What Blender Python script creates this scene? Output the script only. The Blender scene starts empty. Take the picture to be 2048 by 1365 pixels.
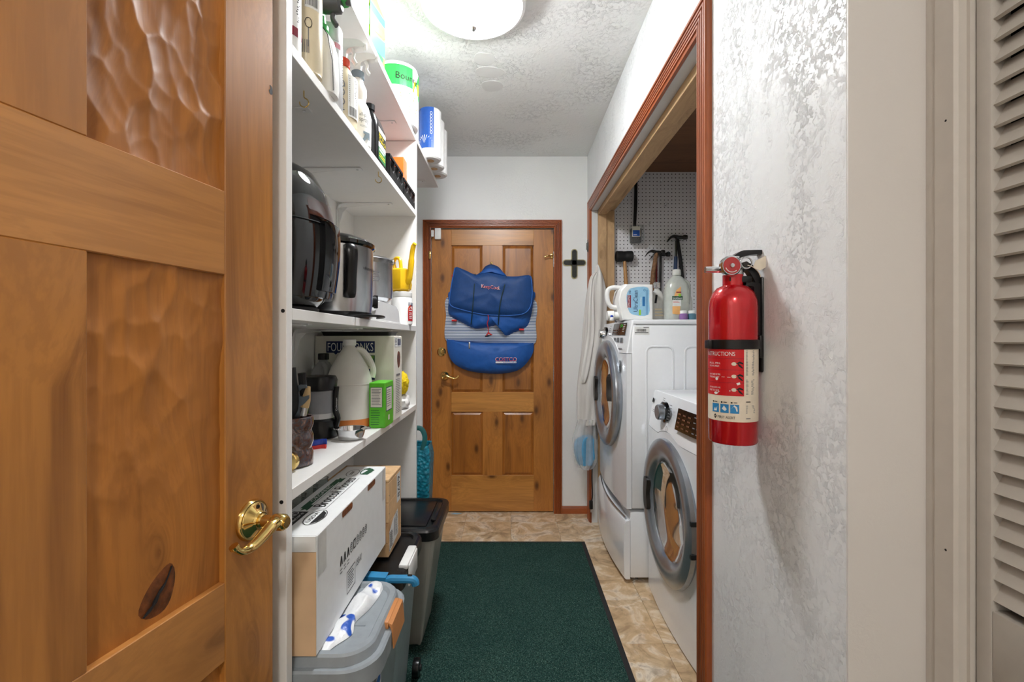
import bpy, bmesh, math, random
from math import sin, cos, pi, radians, sqrt, atan2
from mathutils import Vector, Matrix, noise
random.seed(7)
SC = bpy.context.scene
COL = SC.collection
# ---------------------------------------------------------------- camera, light, exposure
CAMZ = 1.237
cam_d = bpy.data.cameras.new('camera'); cam = bpy.data.objects.new('camera', cam_d); COL.objects.link(cam)
cam_d.sensor_width = 36; cam_d.lens = 910 * 36 / 2048; cam_d.clip_start = 0.02
cam_d.shift_x = 0.001; cam_d.shift_y = -0.0012
cam.location = (0, 0, CAMZ); cam.rotation_euler = (pi / 2, 0, 0)
SC.camera = cam
w = bpy.data.worlds.new('world'); SC.world = w; w.use_nodes = True
w.node_tree.nodes['Background'].inputs[0].default_value = (0.9, 0.93, 1, 1)
w.node_tree.nodes['Background'].inputs[1].default_value = 0.3
SC.view_settings.view_transform = 'Standard'; SC.view_settings.look = 'None'
SC.view_settings.gamma = 1; SC.view_settings.use_curve_mapping = False
SC.view_settings.exposure = 2.28
DOME_POWER = 22.5      # ceiling dome over the utility room
HALL_FILL_POWER = 22.5      # added fill: unseen ceiling dome in the hallway behind the camera
try: SC.cycles.max_bounces = 10
except Exception: pass

# ---------------------------------------------------------------- materials
MATS = {}
def newmat(name):
    m = bpy.data.materials.new(name); m.use_nodes = True
    nt = m.node_tree; b = nt.nodes['Principled BSDF']
    MATS[name] = m
    return m, nt, b
def nd(nt, t, **kw):
    n = nt.nodes.new(t)
    for k, v in kw.items():
        if k in ('op', 'blend'): setattr(n, 'operation' if k == 'op' else 'blend_type', v)
        elif k in n.inputs: n.inputs[k].default_value = v
        else: setattr(n, k, v)
    return n
def ramp(nt, fac, stops):
    r = nt.nodes.new('ShaderNodeValToRGB'); e = r.color_ramp.elements
    while len(e) < len(stops): e.new(0.5)
    for i, (p, c) in enumerate(stops):
        e[i].position = p; e[i].color = (c[0], c[1], c[2], 1) if hasattr(c, '__len__') else (c, c, c, 1)
    nt.links.new(fac, r.inputs[0]); return r.outputs[0]
def mix(nt, fac, a, b, blend='MIX'):
    n = nt.nodes.new('ShaderNodeMix'); n.data_type = 'RGBA'; n.blend_type = blend
    for i, v in ((0, fac), (6, a), (7, b)):
        if hasattr(v, 'links'): nt.links.new(v, n.inputs[i])
        elif i == 0: n.inputs[0].default_value = v
        else: n.inputs[i].default_value = (*v[:3], 1)
    return n.outputs[2]
def coords(nt, scale=(1, 1, 1), rand=False, loc=(0, 0, 0), rot=(0, 0, 0)):
    tc = nt.nodes.new('ShaderNodeTexCoord'); mp = nt.nodes.new('ShaderNodeMapping')
    mp.inputs['Scale'].default_value = scale; mp.inputs['Rotation'].default_value = rot
    mp.inputs['Location'].default_value = loc
    v = tc.outputs['Object']
    if rand:
        oi = nt.nodes.new('ShaderNodeObjectInfo'); va = nt.nodes.new('ShaderNodeVectorMath'); va.operation = 'SCALE'
        cb = nt.nodes.new('ShaderNodeCombineXYZ')
        mu = nd(nt, 'ShaderNodeMath', op='MULTIPLY'); mu.inputs[1].default_value = 37.3
        nt.links.new(oi.outputs['Random'], mu.inputs[0])
        for i in range(3): nt.links.new(mu.outputs[0], cb.inputs[i])
        ad = nt.nodes.new('ShaderNodeVectorMath'); nt.links.new(v, ad.inputs[0]); nt.links.new(cb.outputs[0], ad.inputs[1]); v = ad.outputs[0]
    nt.links.new(v, mp.inputs['Vector']); return mp.outputs[0]
def noi(nt, vec, scale, detail=4, rough=0.5, dist=0.0):
    n = nd(nt, 'ShaderNodeTexNoise', Scale=scale, Detail=detail, Roughness=rough, Distortion=dist)
    nt.links.new(vec, n.inputs['Vector']); return n.outputs['Fac']
def bump(nt, b, h, strength, dist):
    n = nd(nt, 'ShaderNodeBump', Strength=strength, Distance=dist); nt.links.new(h, n.inputs['Height'])
    nt.links.new(n.outputs[0], b.inputs['Normal'])
def lin(c):  # sRGB 0-255 to linear
    return tuple(((v / 255) / 12.92 if v / 255 <= 0.04045 else ((v / 255 + 0.055) / 1.055) ** 2.4) for v in c)
def mat(name, rgb, rough=0.45, metal=0.0, var=0.06, scale=40, trans=0.0, ior=1.45, bmp=0.0, bscale=200, bdist=0.001, coat=0.0, alpha=1.0, sheen=0.0):
    if name in MATS: return MATS[name]
    m, nt, b = newmat(name); c = lin(rgb)
    v = coords(nt); n = noi(nt, v, scale, 3)
    col = ramp(nt, n, [(0.3, [x * (1 - var) for x in c]), (0.7, [min(1, x * (1 + var)) for x in c])])
    nt.links.new(col, b.inputs['Base Color'])
    b.inputs['Roughness'].default_value = rough; b.inputs['Metallic'].default_value = metal
    b.inputs['Transmission Weight'].default_value = trans; b.inputs['IOR'].default_value = ior
    b.inputs['Coat Weight'].default_value = coat; b.inputs['Alpha'].default_value = alpha
    b.inputs['Sheen Weight'].default_value = sheen
    if bmp: bump(nt, b, noi(nt, v, bscale, 3), bmp, bdist)
    return m
def wood(name, light, dark, axis='Z', rough=0.35, knots=0.6, fine=1.0, coat=0.25, scale=1.0, rand=True, band=None):
    m, nt, b = newmat(name); L, Dk = lin(light), lin(dark)
    k = {'X': (0.9, 13, 13), 'Y': (13, 0.9, 13), 'Z': (13, 13, 0.9)}[axis]
    v = coords(nt, [x * scale for x in k], rand); v0 = coords(nt, [x * scale for x in {'X': (0.6, 1.5, 1.5), 'Y': (1.5, .6, 1.5), 'Z': (1.5, 1.5, .6)}[axis]], rand)
    vo = None
    if knots:
        tc = coords(nt, (1, 1, 1), rand); sp = nt.nodes.new('ShaderNodeSeparateXYZ'); cb = nt.nodes.new('ShaderNodeCombineXYZ'); nt.links.new(tc, sp.inputs[0])
        ai, li = {'X': (2, 0), 'Y': (2, 1), 'Z': (0, 2)}[axis]
        for o_, (src, k2) in enumerate(((ai, 4.6 * scale), (li, 2.1 * scale))):
            mm = nd(nt, 'ShaderNodeMath', op='MULTIPLY'); nt.links.new(sp.outputs[src], mm.inputs[0]); mm.inputs[1].default_value = k2; nt.links.new(mm.outputs[0], cb.inputs[o_])
        vo = nd(nt, 'ShaderNodeTexVoronoi', Scale=1.0); vo.voronoi_dimensions = '2D'; nt.links.new(cb.outputs[0], vo.inputs['Vector'])
        va = nt.nodes.new('ShaderNodeVectorMath'); nt.links.new(v, va.inputs[0]); nt.links.new(ramp(nt, vo.outputs['Distance'], [(0.0, 0.9), (.12, .5), (.45, 0.0)]), va.inputs[1]); v = va.outputs[0]
    n1 = noi(nt, v, 1.0, 5, 0.6, 0.9); n2 = noi(nt, v, 7.0 * fine, 3, 0.6); n3 = noi(nt, v0, 2.2, 2)
    col = ramp(nt, n1, [(0.28, [a * 0.8 + c * 0.2 for a, c in zip(Dk, L)]), (0.46, L), (0.72, [min(1, x * 1.18) for x in L])])
    col = mix(nt, ramp(nt, n2, [(0.42, 0.32), (0.58, 0.0)]), col, [a * 0.5 + c * 0.5 for a, c in zip(Dk, L)])
    col = mix(nt, ramp(nt, n3, [(0.42, 0.0), (0.7, 0.55)]), col, [a * 0.45 + c * 0.55 for a, c in zip(Dk, L)])
    if knots:
        col = mix(nt, ramp(nt, vo.outputs['Distance'], [(0.025, knots), (0.05, knots * .75), (0.09, knots * .25), (0.28, 0.0)]), col, [x * 0.5 for x in Dk])
    nt.links.new(col, b.inputs['Base Color'])
    b.inputs['Roughness'].default_value = rough; b.inputs['Coat Weight'].default_value = coat; b.inputs['Coat Roughness'].default_value = 0.25
    bump(nt, b, n2, 0.08, 0.002)
    return m
def plaster(name, rgb, amount=1.0, rough=0.38, sc=1.0, lo=0.49, hi=0.69):
    m, nt, b = newmat(name); c = lin(rgb)
    v = coords(nt)
    a = noi(nt, v, 95 * sc, 8, 0.72, 0.5)          # torn trowel ridges
    g = noi(nt, coords(nt, (1, 1, .55)), 7 * sc, 4, 0.6)               # where the skip-trowel patches lie
    patch = ramp(nt, g, [(0.38, 0.0), (0.6, 1.0)])
    ridge = ramp(nt, a, [(lo, 0.0), (hi, 1.0)])
    mu = nd(nt, 'ShaderNodeMath', op='MULTIPLY'); nt.links.new(patch, mu.inputs[0]); nt.links.new(ridge, mu.inputs[1])
    f = noi(nt, v, 150 * sc, 3); mu2 = nd(nt, 'ShaderNodeMath', op='MULTIPLY_ADD'); mu2.inputs[1].default_value = 0.25
    nt.links.new(f, mu2.inputs[0]); nt.links.new(mu.outputs[0], mu2.inputs[2])
    bump(nt, b, mu2.outputs[0], min(1, 0.42 * amount), 0.0009 * amount)
    col = ramp(nt, noi(nt, v, 2.5, 2), [(0.3, [x * 0.97 for x in c]), (0.7, c)])
    nt.links.new(col, b.inputs['Base Color']); b.inputs['Roughness'].default_value = rough
    return m
def glow(name, rgb, strength):
    m, nt, b = newmat(name); c = lin(rgb)
    v = coords(nt); n = noi(nt, v, 8, 2)
    nt.links.new(ramp(nt, n, [(0.3, [x * 0.97 for x in c]), (0.7, c)]), b.inputs['Emission Color'])
    ge = nt.nodes.new('ShaderNodeNewGeometry'); sx_ = nt.nodes.new('ShaderNodeSeparateXYZ'); nt.links.new(ge.outputs['True Normal'], sx_.inputs[0])
    m1 = nd(nt, 'ShaderNodeMath', op='MULTIPLY'); nt.links.new(sx_.outputs[2], m1.inputs[0]); nt.links.new(sx_.outputs[2], m1.inputs[1])
    m2 = nd(nt, 'ShaderNodeMath', op='MULTIPLY_ADD'); nt.links.new(m1.outputs[0], m2.inputs[0]); m2.inputs[1].default_value = .88 * strength; m2.inputs[2].default_value = .29 * strength   # frosted bowl: brightest underneath, dimmer towards the rim
    nt.links.new(m2.outputs[0], b.inputs['Emission Strength'])
    b.inputs['Base Color'].default_value = (*c, 1)
    return m

# ---------------------------------------------------------------- mesh builder
class MB:
    def __init__(s): s.bm = bmesh.new()
    def box(s, x0, y0, z0, x1, y1, z1, b=0, seg=2):
        t = bmesh.new(); bmesh.ops.create_cube(t, size=1)
        for v in t.verts:
            v.co = Vector(((x0 + x1) / 2 + v.co.x * (x1 - x0), (y0 + y1) / 2 + v.co.y * (y1 - y0), (z0 + z1) / 2 + v.co.z * (z1 - z0)))
        if b: bmesh.ops.bevel(t, geom=t.edges[:], offset=b, segments=seg, affect='EDGES', profile=0.5)
        s._merge(t); return s
    def _merge(s, t):
        me = bpy.data.meshes.new('tmp'); t.to_mesh(me); t.free(); s.bm.from_mesh(me); bpy.data.meshes.remove(me)
    def loft(s, rings, cap=(True, True), closed=False):
        R = [[s.bm.verts.new(p) for p in r] for r in rings]; n = len(R[0])
        seq = list(zip(R, R[1:])) + ([(R[-1], R[0])] if closed else [])
        for a, b in seq:
            for i in range(n):
                j = (i + 1) % n
                try: s.bm.faces.new((a[i], a[j], b[j], b[i]))
                except ValueError: pass
        if not closed:
            for c, r, f in ((cap[0], R[0], True), (cap[1], R[-1], False)):
                if c:
                    try: s.bm.faces.new(r[::-1] if f else r)
                    except ValueError: pass
        return s
    def lathe(s, prof, c=(0, 0, 0), n=28, sx=1, sy=1, p=2, axis='Z', cap=(True, True), rot=0):
        rings = []
        for r, h in prof:
            ring = []
            for i in range(n):
                a = 2 * pi * i / n; ca, sa = cos(a), sin(a)
                x = (abs(ca) ** (2 / p)) * (1 if ca >= 0 else -1) * max(r, 1e-5) * sx; y = (abs(sa) ** (2 / p)) * (1 if sa >= 0 else -1) * max(r, 1e-5) * sy
                if rot: x, y = x * cos(rot) - y * sin(rot), x * sin(rot) + y * cos(rot)
                q = {'Z': (x, y, h), 'X': (h, x, y), 'Y': (y, h, x)}[axis]
                ring.append((c[0] + q[0], c[1] + q[1], c[2] + q[2]))
            rings.append(ring)
        return s.loft(rings, cap)
    def tube(s, pts, r, n=8, flat=1.0, closed=False, up=(0.13, 0.31, 0.94)):
        P = [Vector(p) for p in pts]; N = len(P); rings = []; u = Vector(up)
        for i in range(N):
            if closed: t = P[(i + 1) % N] - P[i - 1]
            else: t = P[min(i + 1, N - 1)] - P[max(i - 1, 0)]
            t.normalize(); a = u - t * u.dot(t)
            if a.length < 1e-4: a = t.orthogonal()
            a.normalize(); b = t.cross(a); rr = r[i] if hasattr(r, '__len__') else r
            rings.append([P[i] + a * (cos(2 * pi * k / n) * rr * flat) + b * (sin(2 * pi * k / n) * rr) for k in range(n)])
            u = a
        return s.loft(rings, closed=closed)
    def prism(s, poly, f, h0, h1):
        return s.loft([[f(a, b, h0) for a, b in poly], [f(a, b, h1) for a, b in poly]])
    def sphere(s, c, rx, ry=None, rz=None, n=16):
        ry = ry or rx; rz = rz or rx
        return s.loft([[(c[0] + rx * sin(t) * cos(2 * pi * i / n), c[1] + ry * sin(t) * sin(2 * pi * i / n), c[2] + rz * cos(t)) for i in range(n)] for t in [pi * (k + .02) / (n // 2 + .04) for k in range(n // 2 + 1)]])
    def pillow(s, outline, f, depth, rings=7, back=0.0, wob=0.0, seed=0, cx=None):
        n = len(outline); ca = sum(p[0] for p in outline) / n; cb = sum(p[1] for p in outline) / n
        if cx: ca, cb = cx
        R = [[f(a, b, -back) for a, b in outline]] if back else []
        for k in range(rings + 1):
            t = k / rings * 0.985; sc = 1 - t; hh = depth * sqrt(max(0, 1 - sc ** 2.6)); rr = []
            for i, (a, b) in enumerate(outline):
                aa = ca + (a - ca) * sc; bb = cb + (b - cb) * sc
                h = hh + (wob * noise.noise(Vector((aa * 22 + seed, bb * 22, seed * 3.1))) * (t * (1 - t) * 4 + .2 if t > 0 else 0))
                rr.append(f(aa, bb, h))
            R.append(rr)
        return s.loft(R)
    def xf(s, M):
        bmesh.ops.transform(s.bm, matrix=M, verts=s.bm.verts[:]); return s
    def build(s, name, m, parent=None, smooth=35, loc=None):
        bmesh.ops.recalc_face_normals(s.bm, faces=s.bm.faces[:])
        me = bpy.data.meshes.new(name); s.bm.to_mesh(me); s.bm.free()
        if smooth:
            for p in me.polygons: p.use_smooth = True
            me.set_sharp_from_angle(angle=radians(smooth))
        me.materials.append(MATS[m] if isinstance(m, str) else m)
        o = bpy.data.objects.new(name, me); COL.objects.link(o)
        if parent: o.parent = parent
        if loc: o.location = loc
        return o
def tag(o, label=None, cat=None, group=None, kind=None):
    if label: o['label'] = label
    if cat: o['category'] = cat
    if group: o['group'] = group
    if kind: o['kind'] = kind
    return o
def thing(name, label, cat, loc=(0, 0, 0), rz=0, group=None, kind=None):
    o = bpy.data.objects.new(name, None); COL.objects.link(o); o.empty_display_size = 0.02
    o.location = loc; o.rotation_euler = (0, 0, rz)
    return tag(o, label, cat, group, kind)
def smoothpath(pts, k=4):   # Catmull-Rom through points
    P = [Vector(p) for p in pts]; out = []
    for i in range(len(P) - 1):
        a, b, c, d = P[max(i - 1, 0)], P[i], P[i + 1], P[min(i + 2, len(P) - 1)]
        for j in range(k):
            t = j / k
            out.append(0.5 * ((2 * b) + (c - a) * t + (2 * a - 5 * b + 4 * c - d) * t * t + (3 * b - a - 3 * c + d) * t ** 3))
    out.append(P[-1]); return out
def smooth2(pts, k=4):      # closed 2-D outline
    n = len(pts); out = []
    for i in range(n):
        a, b, c, d = [Vector((*pts[(i + q) % n], 0)) for q in (-1, 0, 1, 2)]
        for j in range(k):
            t = j / k; v = 0.5 * ((2 * b) + (c - a) * t + (2 * a - 5 * b + 4 * c - d) * t * t + (3 * b - a - 3 * c + d) * t ** 3); out.append((v.x, v.y))
    return out
def rrect(x0, y0, x1, y1, r, k=5):
    out = []
    for cx, cy, a0 in ((x1 - r, y0 + r, -pi / 2), (x1 - r, y1 - r, 0), (x0 + r, y1 - r, pi / 2), (x0 + r, y0 + r, pi)):
        for i in range(k + 1): a = a0 + pi / 2 * i / k; out.append((cx + r * cos(a), cy + r * sin(a)))
    return out
# ---------------------------------------------------------------- flat print: labels and lettering
def planar(O, u, v):
    O, u, v = Vector(O), Vector(u).normalized(), Vector(v).normalized(); n = u.cross(v)
    return lambda a, b, h=0: O + u * a + v * b + n * h
def cylmap(C, r, ang, sx=1, sy=1):
    return lambda a, b, h=0: Vector((C[0] + (r + h) * sx * cos(ang + a / r), C[1] + (r + h) * sy * sin(ang + a / r), C[2] + b))
_TX = {}
def textmesh(s):
    if s not in _TX:
        cu = bpy.data.curves.new('t', 'FONT'); cu.body = s; cu.resolution_u = 3; ob = bpy.data.objects.new('t', cu)
        me = bpy.data.meshes.new_from_object(ob)
        V = [v.co.copy() for v in me.vertices]; F = [tuple(p.vertices) for p in me.polygons]
        bpy.data.objects.remove(ob); bpy.data.curves.remove(cu); bpy.data.meshes.remove(me)
        x0 = min(v.x for v in V); x1 = max(v.x for v in V); y0 = min(v.y for v in V); y1 = max(v.y for v in V)
        _TX[s] = ([((v.x - x0) / (x1 - x0), (v.y - y0) / (y1 - y0)) for v in V], F)
    return _TX[s]
class Decal:
    def __init__(s, f, parent): s.f = f; s.parent = parent; s.b = {}
    def _m(s, m, name):
        return s.b.setdefault((m, name), MB())
    def poly(s, m, pts, h=0.0006, name='label'):
        bm = s._m(m, name).bm
        bm.faces.new([bm.verts.new(s.f(a, b, h)) for a, b in pts]); return s
    def rect(s, m, a0, b0, a1, b1, h=0.0006, n=1, name='label'):
        for i in range(n):
            p, q = a0 + (a1 - a0) * i / n, a0 + (a1 - a0) * (i + 1) / n
            s.poly(m, [(p, b0), (q, b0), (q, b1), (p, b1)], h, name)
        return s
    def text(s, m, t, a0, b0, a1, b1, h=0.0011, name='lettering', rot=0):
        V, F = textmesh(t); bm = s._m(m, name).bm
        if rot == 0: vs = [bm.verts.new(s.f(a0 + (a1 - a0) * x, b0 + (b1 - b0) * y, h)) for x, y in V]
        else: vs = [bm.verts.new(s.f(a0 + (a1 - a0) * (1 - y if rot > 0 else y), b0 + (b1 - b0) * (x if rot > 0 else 1 - x), h)) for x, y in V]
        for f in F:
            try: bm.faces.new([vs[i] for i in f])
            except ValueError: pass
        return s
    def lines(s, m, a0, b0, a1, b1, n, fill=0.45, h=0.0011, rag=0.25, name='lettering', vert=False, seg=1):
        for i in range(n):
            k = 1 - random.random() * rag
            if vert:
                p = a0 + (a1 - a0) * i / n; s.rect(m, p, b0, p + (a1 - a0) / n * fill * (0.5 + random.random()), b1, h, 1, name)
            else:
                q = b1 - (b1 - b0) * i / n; s.rect(m, a0, q - (b1 - b0) / n * fill, a0 + (a1 - a0) * k, q, h, seg, name)
        return s
    def ring(s, m, ca, cb, ra, rb, wd, h=0.0009, n=28, name='print'):
        for i in range(n):
            t0, t1 = 2 * pi * i / n, 2 * pi * (i + 1) / n
            s.poly(m, [(ca + ra * cos(t0), cb + rb * sin(t0)), (ca + ra * cos(t1), cb + rb * sin(t1)), (ca + (ra - wd) * cos(t1), cb + (rb - wd) * sin(t1)), (ca + (ra - wd) * cos(t0), cb + (rb - wd) * sin(t0))], h, name)
        return s
    def disc(s, m, ca, cb, ra, rb, h=0.0007, n=24, name='print'):
        return s.poly(m, [(ca + ra * cos(2 * pi * i / n), cb + rb * sin(2 * pi * i / n)) for i in range(n)], h, name)
    def build(s):
        for (m, name), b in s.b.items():
            me = bpy.data.meshes.new(name); b.bm.to_mesh(me); b.bm.free(); me.materials.append(MATS[m])
            o = bpy.data.objects.new(name, me); COL.objects.link(o); o.parent = s.parent
def part(name, m, parent, fn, smooth=35):
    b = MB(); fn(b); return b.build(name, m, parent, smooth)
def PX(px, py, d): return ((px - 1022) * d / 910, d, CAMZ - (py - 680) * d / 910)

# common materials
plaster('white_plaster', (242, 243, 242), 1.3, 0.45, .8)
plaster('wall_plaster', (238, 239, 240), 2.1, 0.42, 0.8)
plaster('ceiling_plaster', (246, 247, 245), 3.6, 0.55, 0.5)
plaster('hall_plaster', (224, 220, 216), 0.8, 0.5, 1.0, 0.45, 0.7)
mat('hall_trim', (206, 200, 192), 0.4, var=0.02, bmp=0.05, bscale=30)
mat('louver_paint', (190, 184, 176), 0.45, var=0.03)
wood('alder_z', (194, 130, 60), (92, 42, 8), 'Z', rough=0.32, knots=.35)
wood('alder_x', (202, 140, 74), (100, 48, 12), 'X', rough=0.32, knots=.4)
wood('alder_panel', (184, 118, 50), (90, 42, 8), 'Z', rough=0.5, knots=0.25, coat=.0)
wood('pine_z', (190, 124, 54), (100, 50, 12), 'Z', knots=0.85)
wood('pine_x', (200, 138, 66), (112, 60, 18), 'X', knots=0.85)
wood('pine_panel', (176, 110, 42), (92, 46, 10), 'Z', knots=0.8)
wood('oak_z', (164, 84, 36), (80, 30, 8), 'Z', rough=0.38, knots=0, fine=2.4)
wood('oak_x', (164, 84, 36), (80, 30, 8), 'X', rough=0.38, knots=0, fine=2.4)
wood('oak_y', (164, 84, 36), (80, 30, 8), 'Y', rough=0.38, knots=0, fine=2.4)
wood('raw_y', (196, 160, 118), (130, 96, 62), 'Y', rough=0.7, knots=0.1, coat=0)
wood('raw_z', (196, 160, 118), (130, 96, 62), 'Z', rough=0.7, knots=0.2, coat=0)
wood('crate_wood', (222, 184, 138), (168, 120, 76), 'Z', rough=0.6, knots=0.3, coat=0)
wood('hickory', (190, 138, 78), (110, 66, 28), 'Z', rough=0.4, knots=0)
wood('plywood', (118, 78, 48), (70, 42, 22), 'X', rough=0.7, knots=0.2, coat=0)
mat('melamine', (240, 239, 236), 0.32, var=0.01)
mat('white_paint', (238, 238, 236), 0.4, var=0.02)
mat('grey_paint', (214, 216, 217), 0.5, var=0.05, scale=8)
mat('white_plastic', (240, 240, 238), 0.3, var=0.02)
mat('appliance', (240, 242, 245), 0.16, var=0.01, coat=0.3)
mat('black_plastic', (16, 17, 19), 0.28, var=0.1)
mat('black_matte', (24, 24, 25), 0.55, var=0.1)
mat('black_gloss', (9, 11, 14), 0.07, var=0.1, coat=0.6)
mat('ink', (22, 22, 24), 0.6)
mat('ink_grey', (120, 120, 122), 0.6)
mat('ink_soft', (188, 190, 190), 0.6)
mat('ink_green', (36, 84, 58), 0.6)
mat('ink_navy', (24, 42, 92), 0.6)
mat('ink_red', (190, 24, 30), 0.5)
mat('ink_white', (236, 236, 234), 0.5)
mat('brass', (226, 196, 124), 0.13, 1.0)
mat('chrome', (205, 206, 208), 0.14, 1.0)
mat('steel', (190, 192, 195), 0.24, 1.0, bmp=0.03, bscale=90)
mat('dark_steel', (64, 62, 60), 0.4, 0.9)
mat('silver_ring', (164, 170, 178), 0.26, 0.75)
mat('clear', (245, 248, 248), 0.05, trans=0.95)
mat('dark', (14, 12, 11), 0.8)
# ================================================================= THE SETTING
CEIL = 2.545; BACK = 3.244; RW = 0.545; HW = 0.68; LW = -0.756
def struct(name, b, m, label, parent=None, smooth=30):
    o = b.build(name, m, parent, smooth)
    if not parent: tag(o, label, None, None, 'structure')
    return o
# floor: grout bed with single vinyl stone tiles
m, nt, bs = newmat('stone_tile')
v = coords(nt, (1, 1, 1), True)
a = noi(nt, v, 7, 6, 0.62, 1.4); c = noi(nt, v, 16, 5, 0.6, 0.8); e = noi(nt, v, 3.2, 3)
col = ramp(nt, a, [(0.34, lin((142, 118, 92))), (0.43, lin((196, 168, 132))), (0.51, lin((212, 186, 150))), (0.59, lin((236, 222, 202))), (0.70, lin((176, 158, 136)))])
col = mix(nt, ramp(nt, c, [(0.5, 0.0), (0.68, 0.55)]), col, lin((150, 128, 104)))
col = mix(nt, ramp(nt, e, [(0.4, 0.0), (0.7, 0.4)]), col, lin((218, 178, 128)))
nt.links.new(col, bs.inputs['Base Color']); bs.inputs['Roughness'].default_value = 0.38
bump(nt, bs, a, 0.12, 0.003)
mat('grout', (120, 102, 82), 0.8)
floor = struct('floor', MB().box(-1.3, -2.2, -0.06, 1.5, BACK + 0.1, -0.004), 'grout', 'beige stone-look vinyl tile floor of the utility room')
T = 0.31; tb = MB().box(0.0006, 0.0006, -0.006, T - 0.0006, T - 0.0006, 0, 0.0008, 1); tile0 = None
for ix in range(-3, 5):
    for iy in range(-7, 11):
        lx, ly = ix * T, 3.09 - T + (iy - 9) * T
        if lx + T > 1.5 or ly + T > BACK + 0.2 or lx + T < LW: continue
        if tile0 is None: t = tile0 = tb.build('tile', 'stone_tile', floor)
        else: t = tile0.copy(); COL.objects.link(t)
        t.location = (lx, ly, 0)
struct('ceiling', MB().box(-1.3, -2.2, CEIL, 1.5, BACK + 0.1, CEIL + 0.06), 'ceiling_plaster', 'white trowel-textured ceiling of the utility room')
pat = tag(thing('ceiling_patch', 'three smooth repair patches on the ceiling past the dome light', 'patch', (0, 0, CEIL)), kind='structure')
mat('spackle', (232, 232, 230), 0.6, var=0.01)
for (px, py, ww, hh) in ((968, 118, 24, 13), (978, 144, 30, 12), (984, 172, 22, 12)):
    dd = (CEIL - CAMZ) * 910 / (680 - py); X = (px - 1022) * dd / 910; hw = ww * dd / 910; hd = hh * dd / (680 - py)
    o = smooth2([(X + hw * cos(q) * (.85 + .25 * random.random()), dd + hd * sin(q) * (.85 + .25 * random.random())) for q in [2 * pi * i / 9 for i in range(9)]], 3)
    part('patch', 'spackle', pat, lambda b: b.prism(o, lambda a_, b_, h: (a_, b_, h), -0.0012, 0))
# back wall with the door opening
DX0, DX1, DZ = -0.57, 0.306, 2.034
b = MB(); b.box(-0.9, BACK, 0, DX0, BACK + 0.1, CEIL); b.box(DX1, BACK, 0, 1.5, BACK + 0.1, CEIL); b.box(DX0, BACK, DZ, DX1, BACK + 0.1, CEIL)
struct('wall_back', b, 'white_plaster', 'white textured end wall around the pine door')
struct('wall_left', MB().box(LW - 0.1, -2.2, 0, LW - 0.002, BACK, CEIL), 'white_plaster', 'white wall behind the shelving')
# right wall with the laundry opening
OY0, OY1, OZ = 1.309, 3.075, 2.112
b = MB(); b.box(RW, 0.74, 0, HW, OY0 - .02, CEIL); b.box(RW, OY0 - .02, OZ + .02, HW, OY1 + .02, CEIL); b.box(RW, OY1 + .02, 0, HW, BACK, CEIL)
struct('wall_right', b, 'wall_plaster', 'white trowel-textured wall that carries the fire extinguisher')
struct('wall_return', MB().box(RW + .0005, 0.736, 0, HW + .0, 0.7399, CEIL), 'hall_plaster', 'beige painted end of the wall beside the louvred door')
b = MB(); b.box(HW, -2.2, 0, HW + .1, -0.86, CEIL); b.box(HW, 0.69, 0, HW + .1, 0.74, CEIL); b.box(HW, -0.86, 2.08, HW + .1, 0.69, CEIL)
struct('wall_hall', b, 'hall_plaster', 'beige hallway wall around the louvred door')
struct('wall_rear', MB().box(-0.9, -2.2, 0, 1.5, -2.1, CEIL), 'hall_plaster', 'beige hallway wall behind the viewpoint')
struct('wall_front', MB().box(LW, 0.02, 0, -0.63, 0.11, CEIL), 'hall_plaster', 'short wall beside the hinges of the open door')
# laundry closet shell
b = MB(); b.box(HW, 1.18, 0, 1.45, 1.25, CEIL)
struct('wall_closet_near', b, 'white_plaster', 'near end wall inside the laundry closet')
struct('wall_closet_side', MB().box(1.42, 1.25, 0, 1.5, BACK, CEIL), 'white_plaster', 'long wall behind washer and dryer')
struct('wall_closet_far', MB().box(HW, 3.135, 0, 1.42, 3.2, CEIL), 'plywood', 'far end wall inside the laundry closet')
struct('ceiling_closet', MB().box(HW, 1.25, 2.392, 1.42, 3.135, 2.42), 'plywood', 'brown plywood ceiling inside the laundry closet')
# pegboard
m, nt, bs = newmat('pegboard')
tc = nt.nodes.new('ShaderNodeTexCoord'); sp = nt.nodes.new('ShaderNodeSeparateXYZ'); nt.links.new(tc.outputs['Object'], sp.inputs[0])
def cell(o):
    d = nd(nt, 'ShaderNodeMath', op='DIVIDE'); nt.links.new(o, d.inputs[0]); d.inputs[1].default_value = 0.0254
    fr = nd(nt, 'ShaderNodeMath', op='FRACT'); nt.links.new(d.outputs[0], fr.inputs[0])
    s_ = nd(nt, 'ShaderNodeMath', op='SUBTRACT'); nt.links.new(fr.outputs[0], s_.inputs[0]); s_.inputs[1].default_value = 0.5
    p_ = nd(nt, 'ShaderNodeMath', op='MULTIPLY'); nt.links.new(s_.outputs[0], p_.inputs[0]); nt.links.new(s_.outputs[0], p_.inputs[1]); return p_.outputs[0]
ad = nd(nt, 'ShaderNodeMath', op='ADD'); nt.links.new(cell(sp.outputs[0]), ad.inputs[0]); nt.links.new(cell(sp.outputs[2]), ad.inputs[1])
lt = nd(nt, 'ShaderNodeMath', op='LESS_THAN'); nt.links.new(ad.outputs[0], lt.inputs[0]); lt.inputs[1].default_value = 0.0205
nt.links.new(mix(nt, lt.outputs[0], lin((232, 230, 232)), lin((26, 20, 18))), bs.inputs['Base Color']); bs.inputs['Roughness'].default_value = 0.5
peg = part('pegboard', 'pegboard', None, lambda b: b.box(HW + .025, 3.125, 0.9, 1.415, 3.1345, 2.39))
tag(peg, 'white perforated pegboard on the closet end wall above the dryer', 'pegboard')

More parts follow.
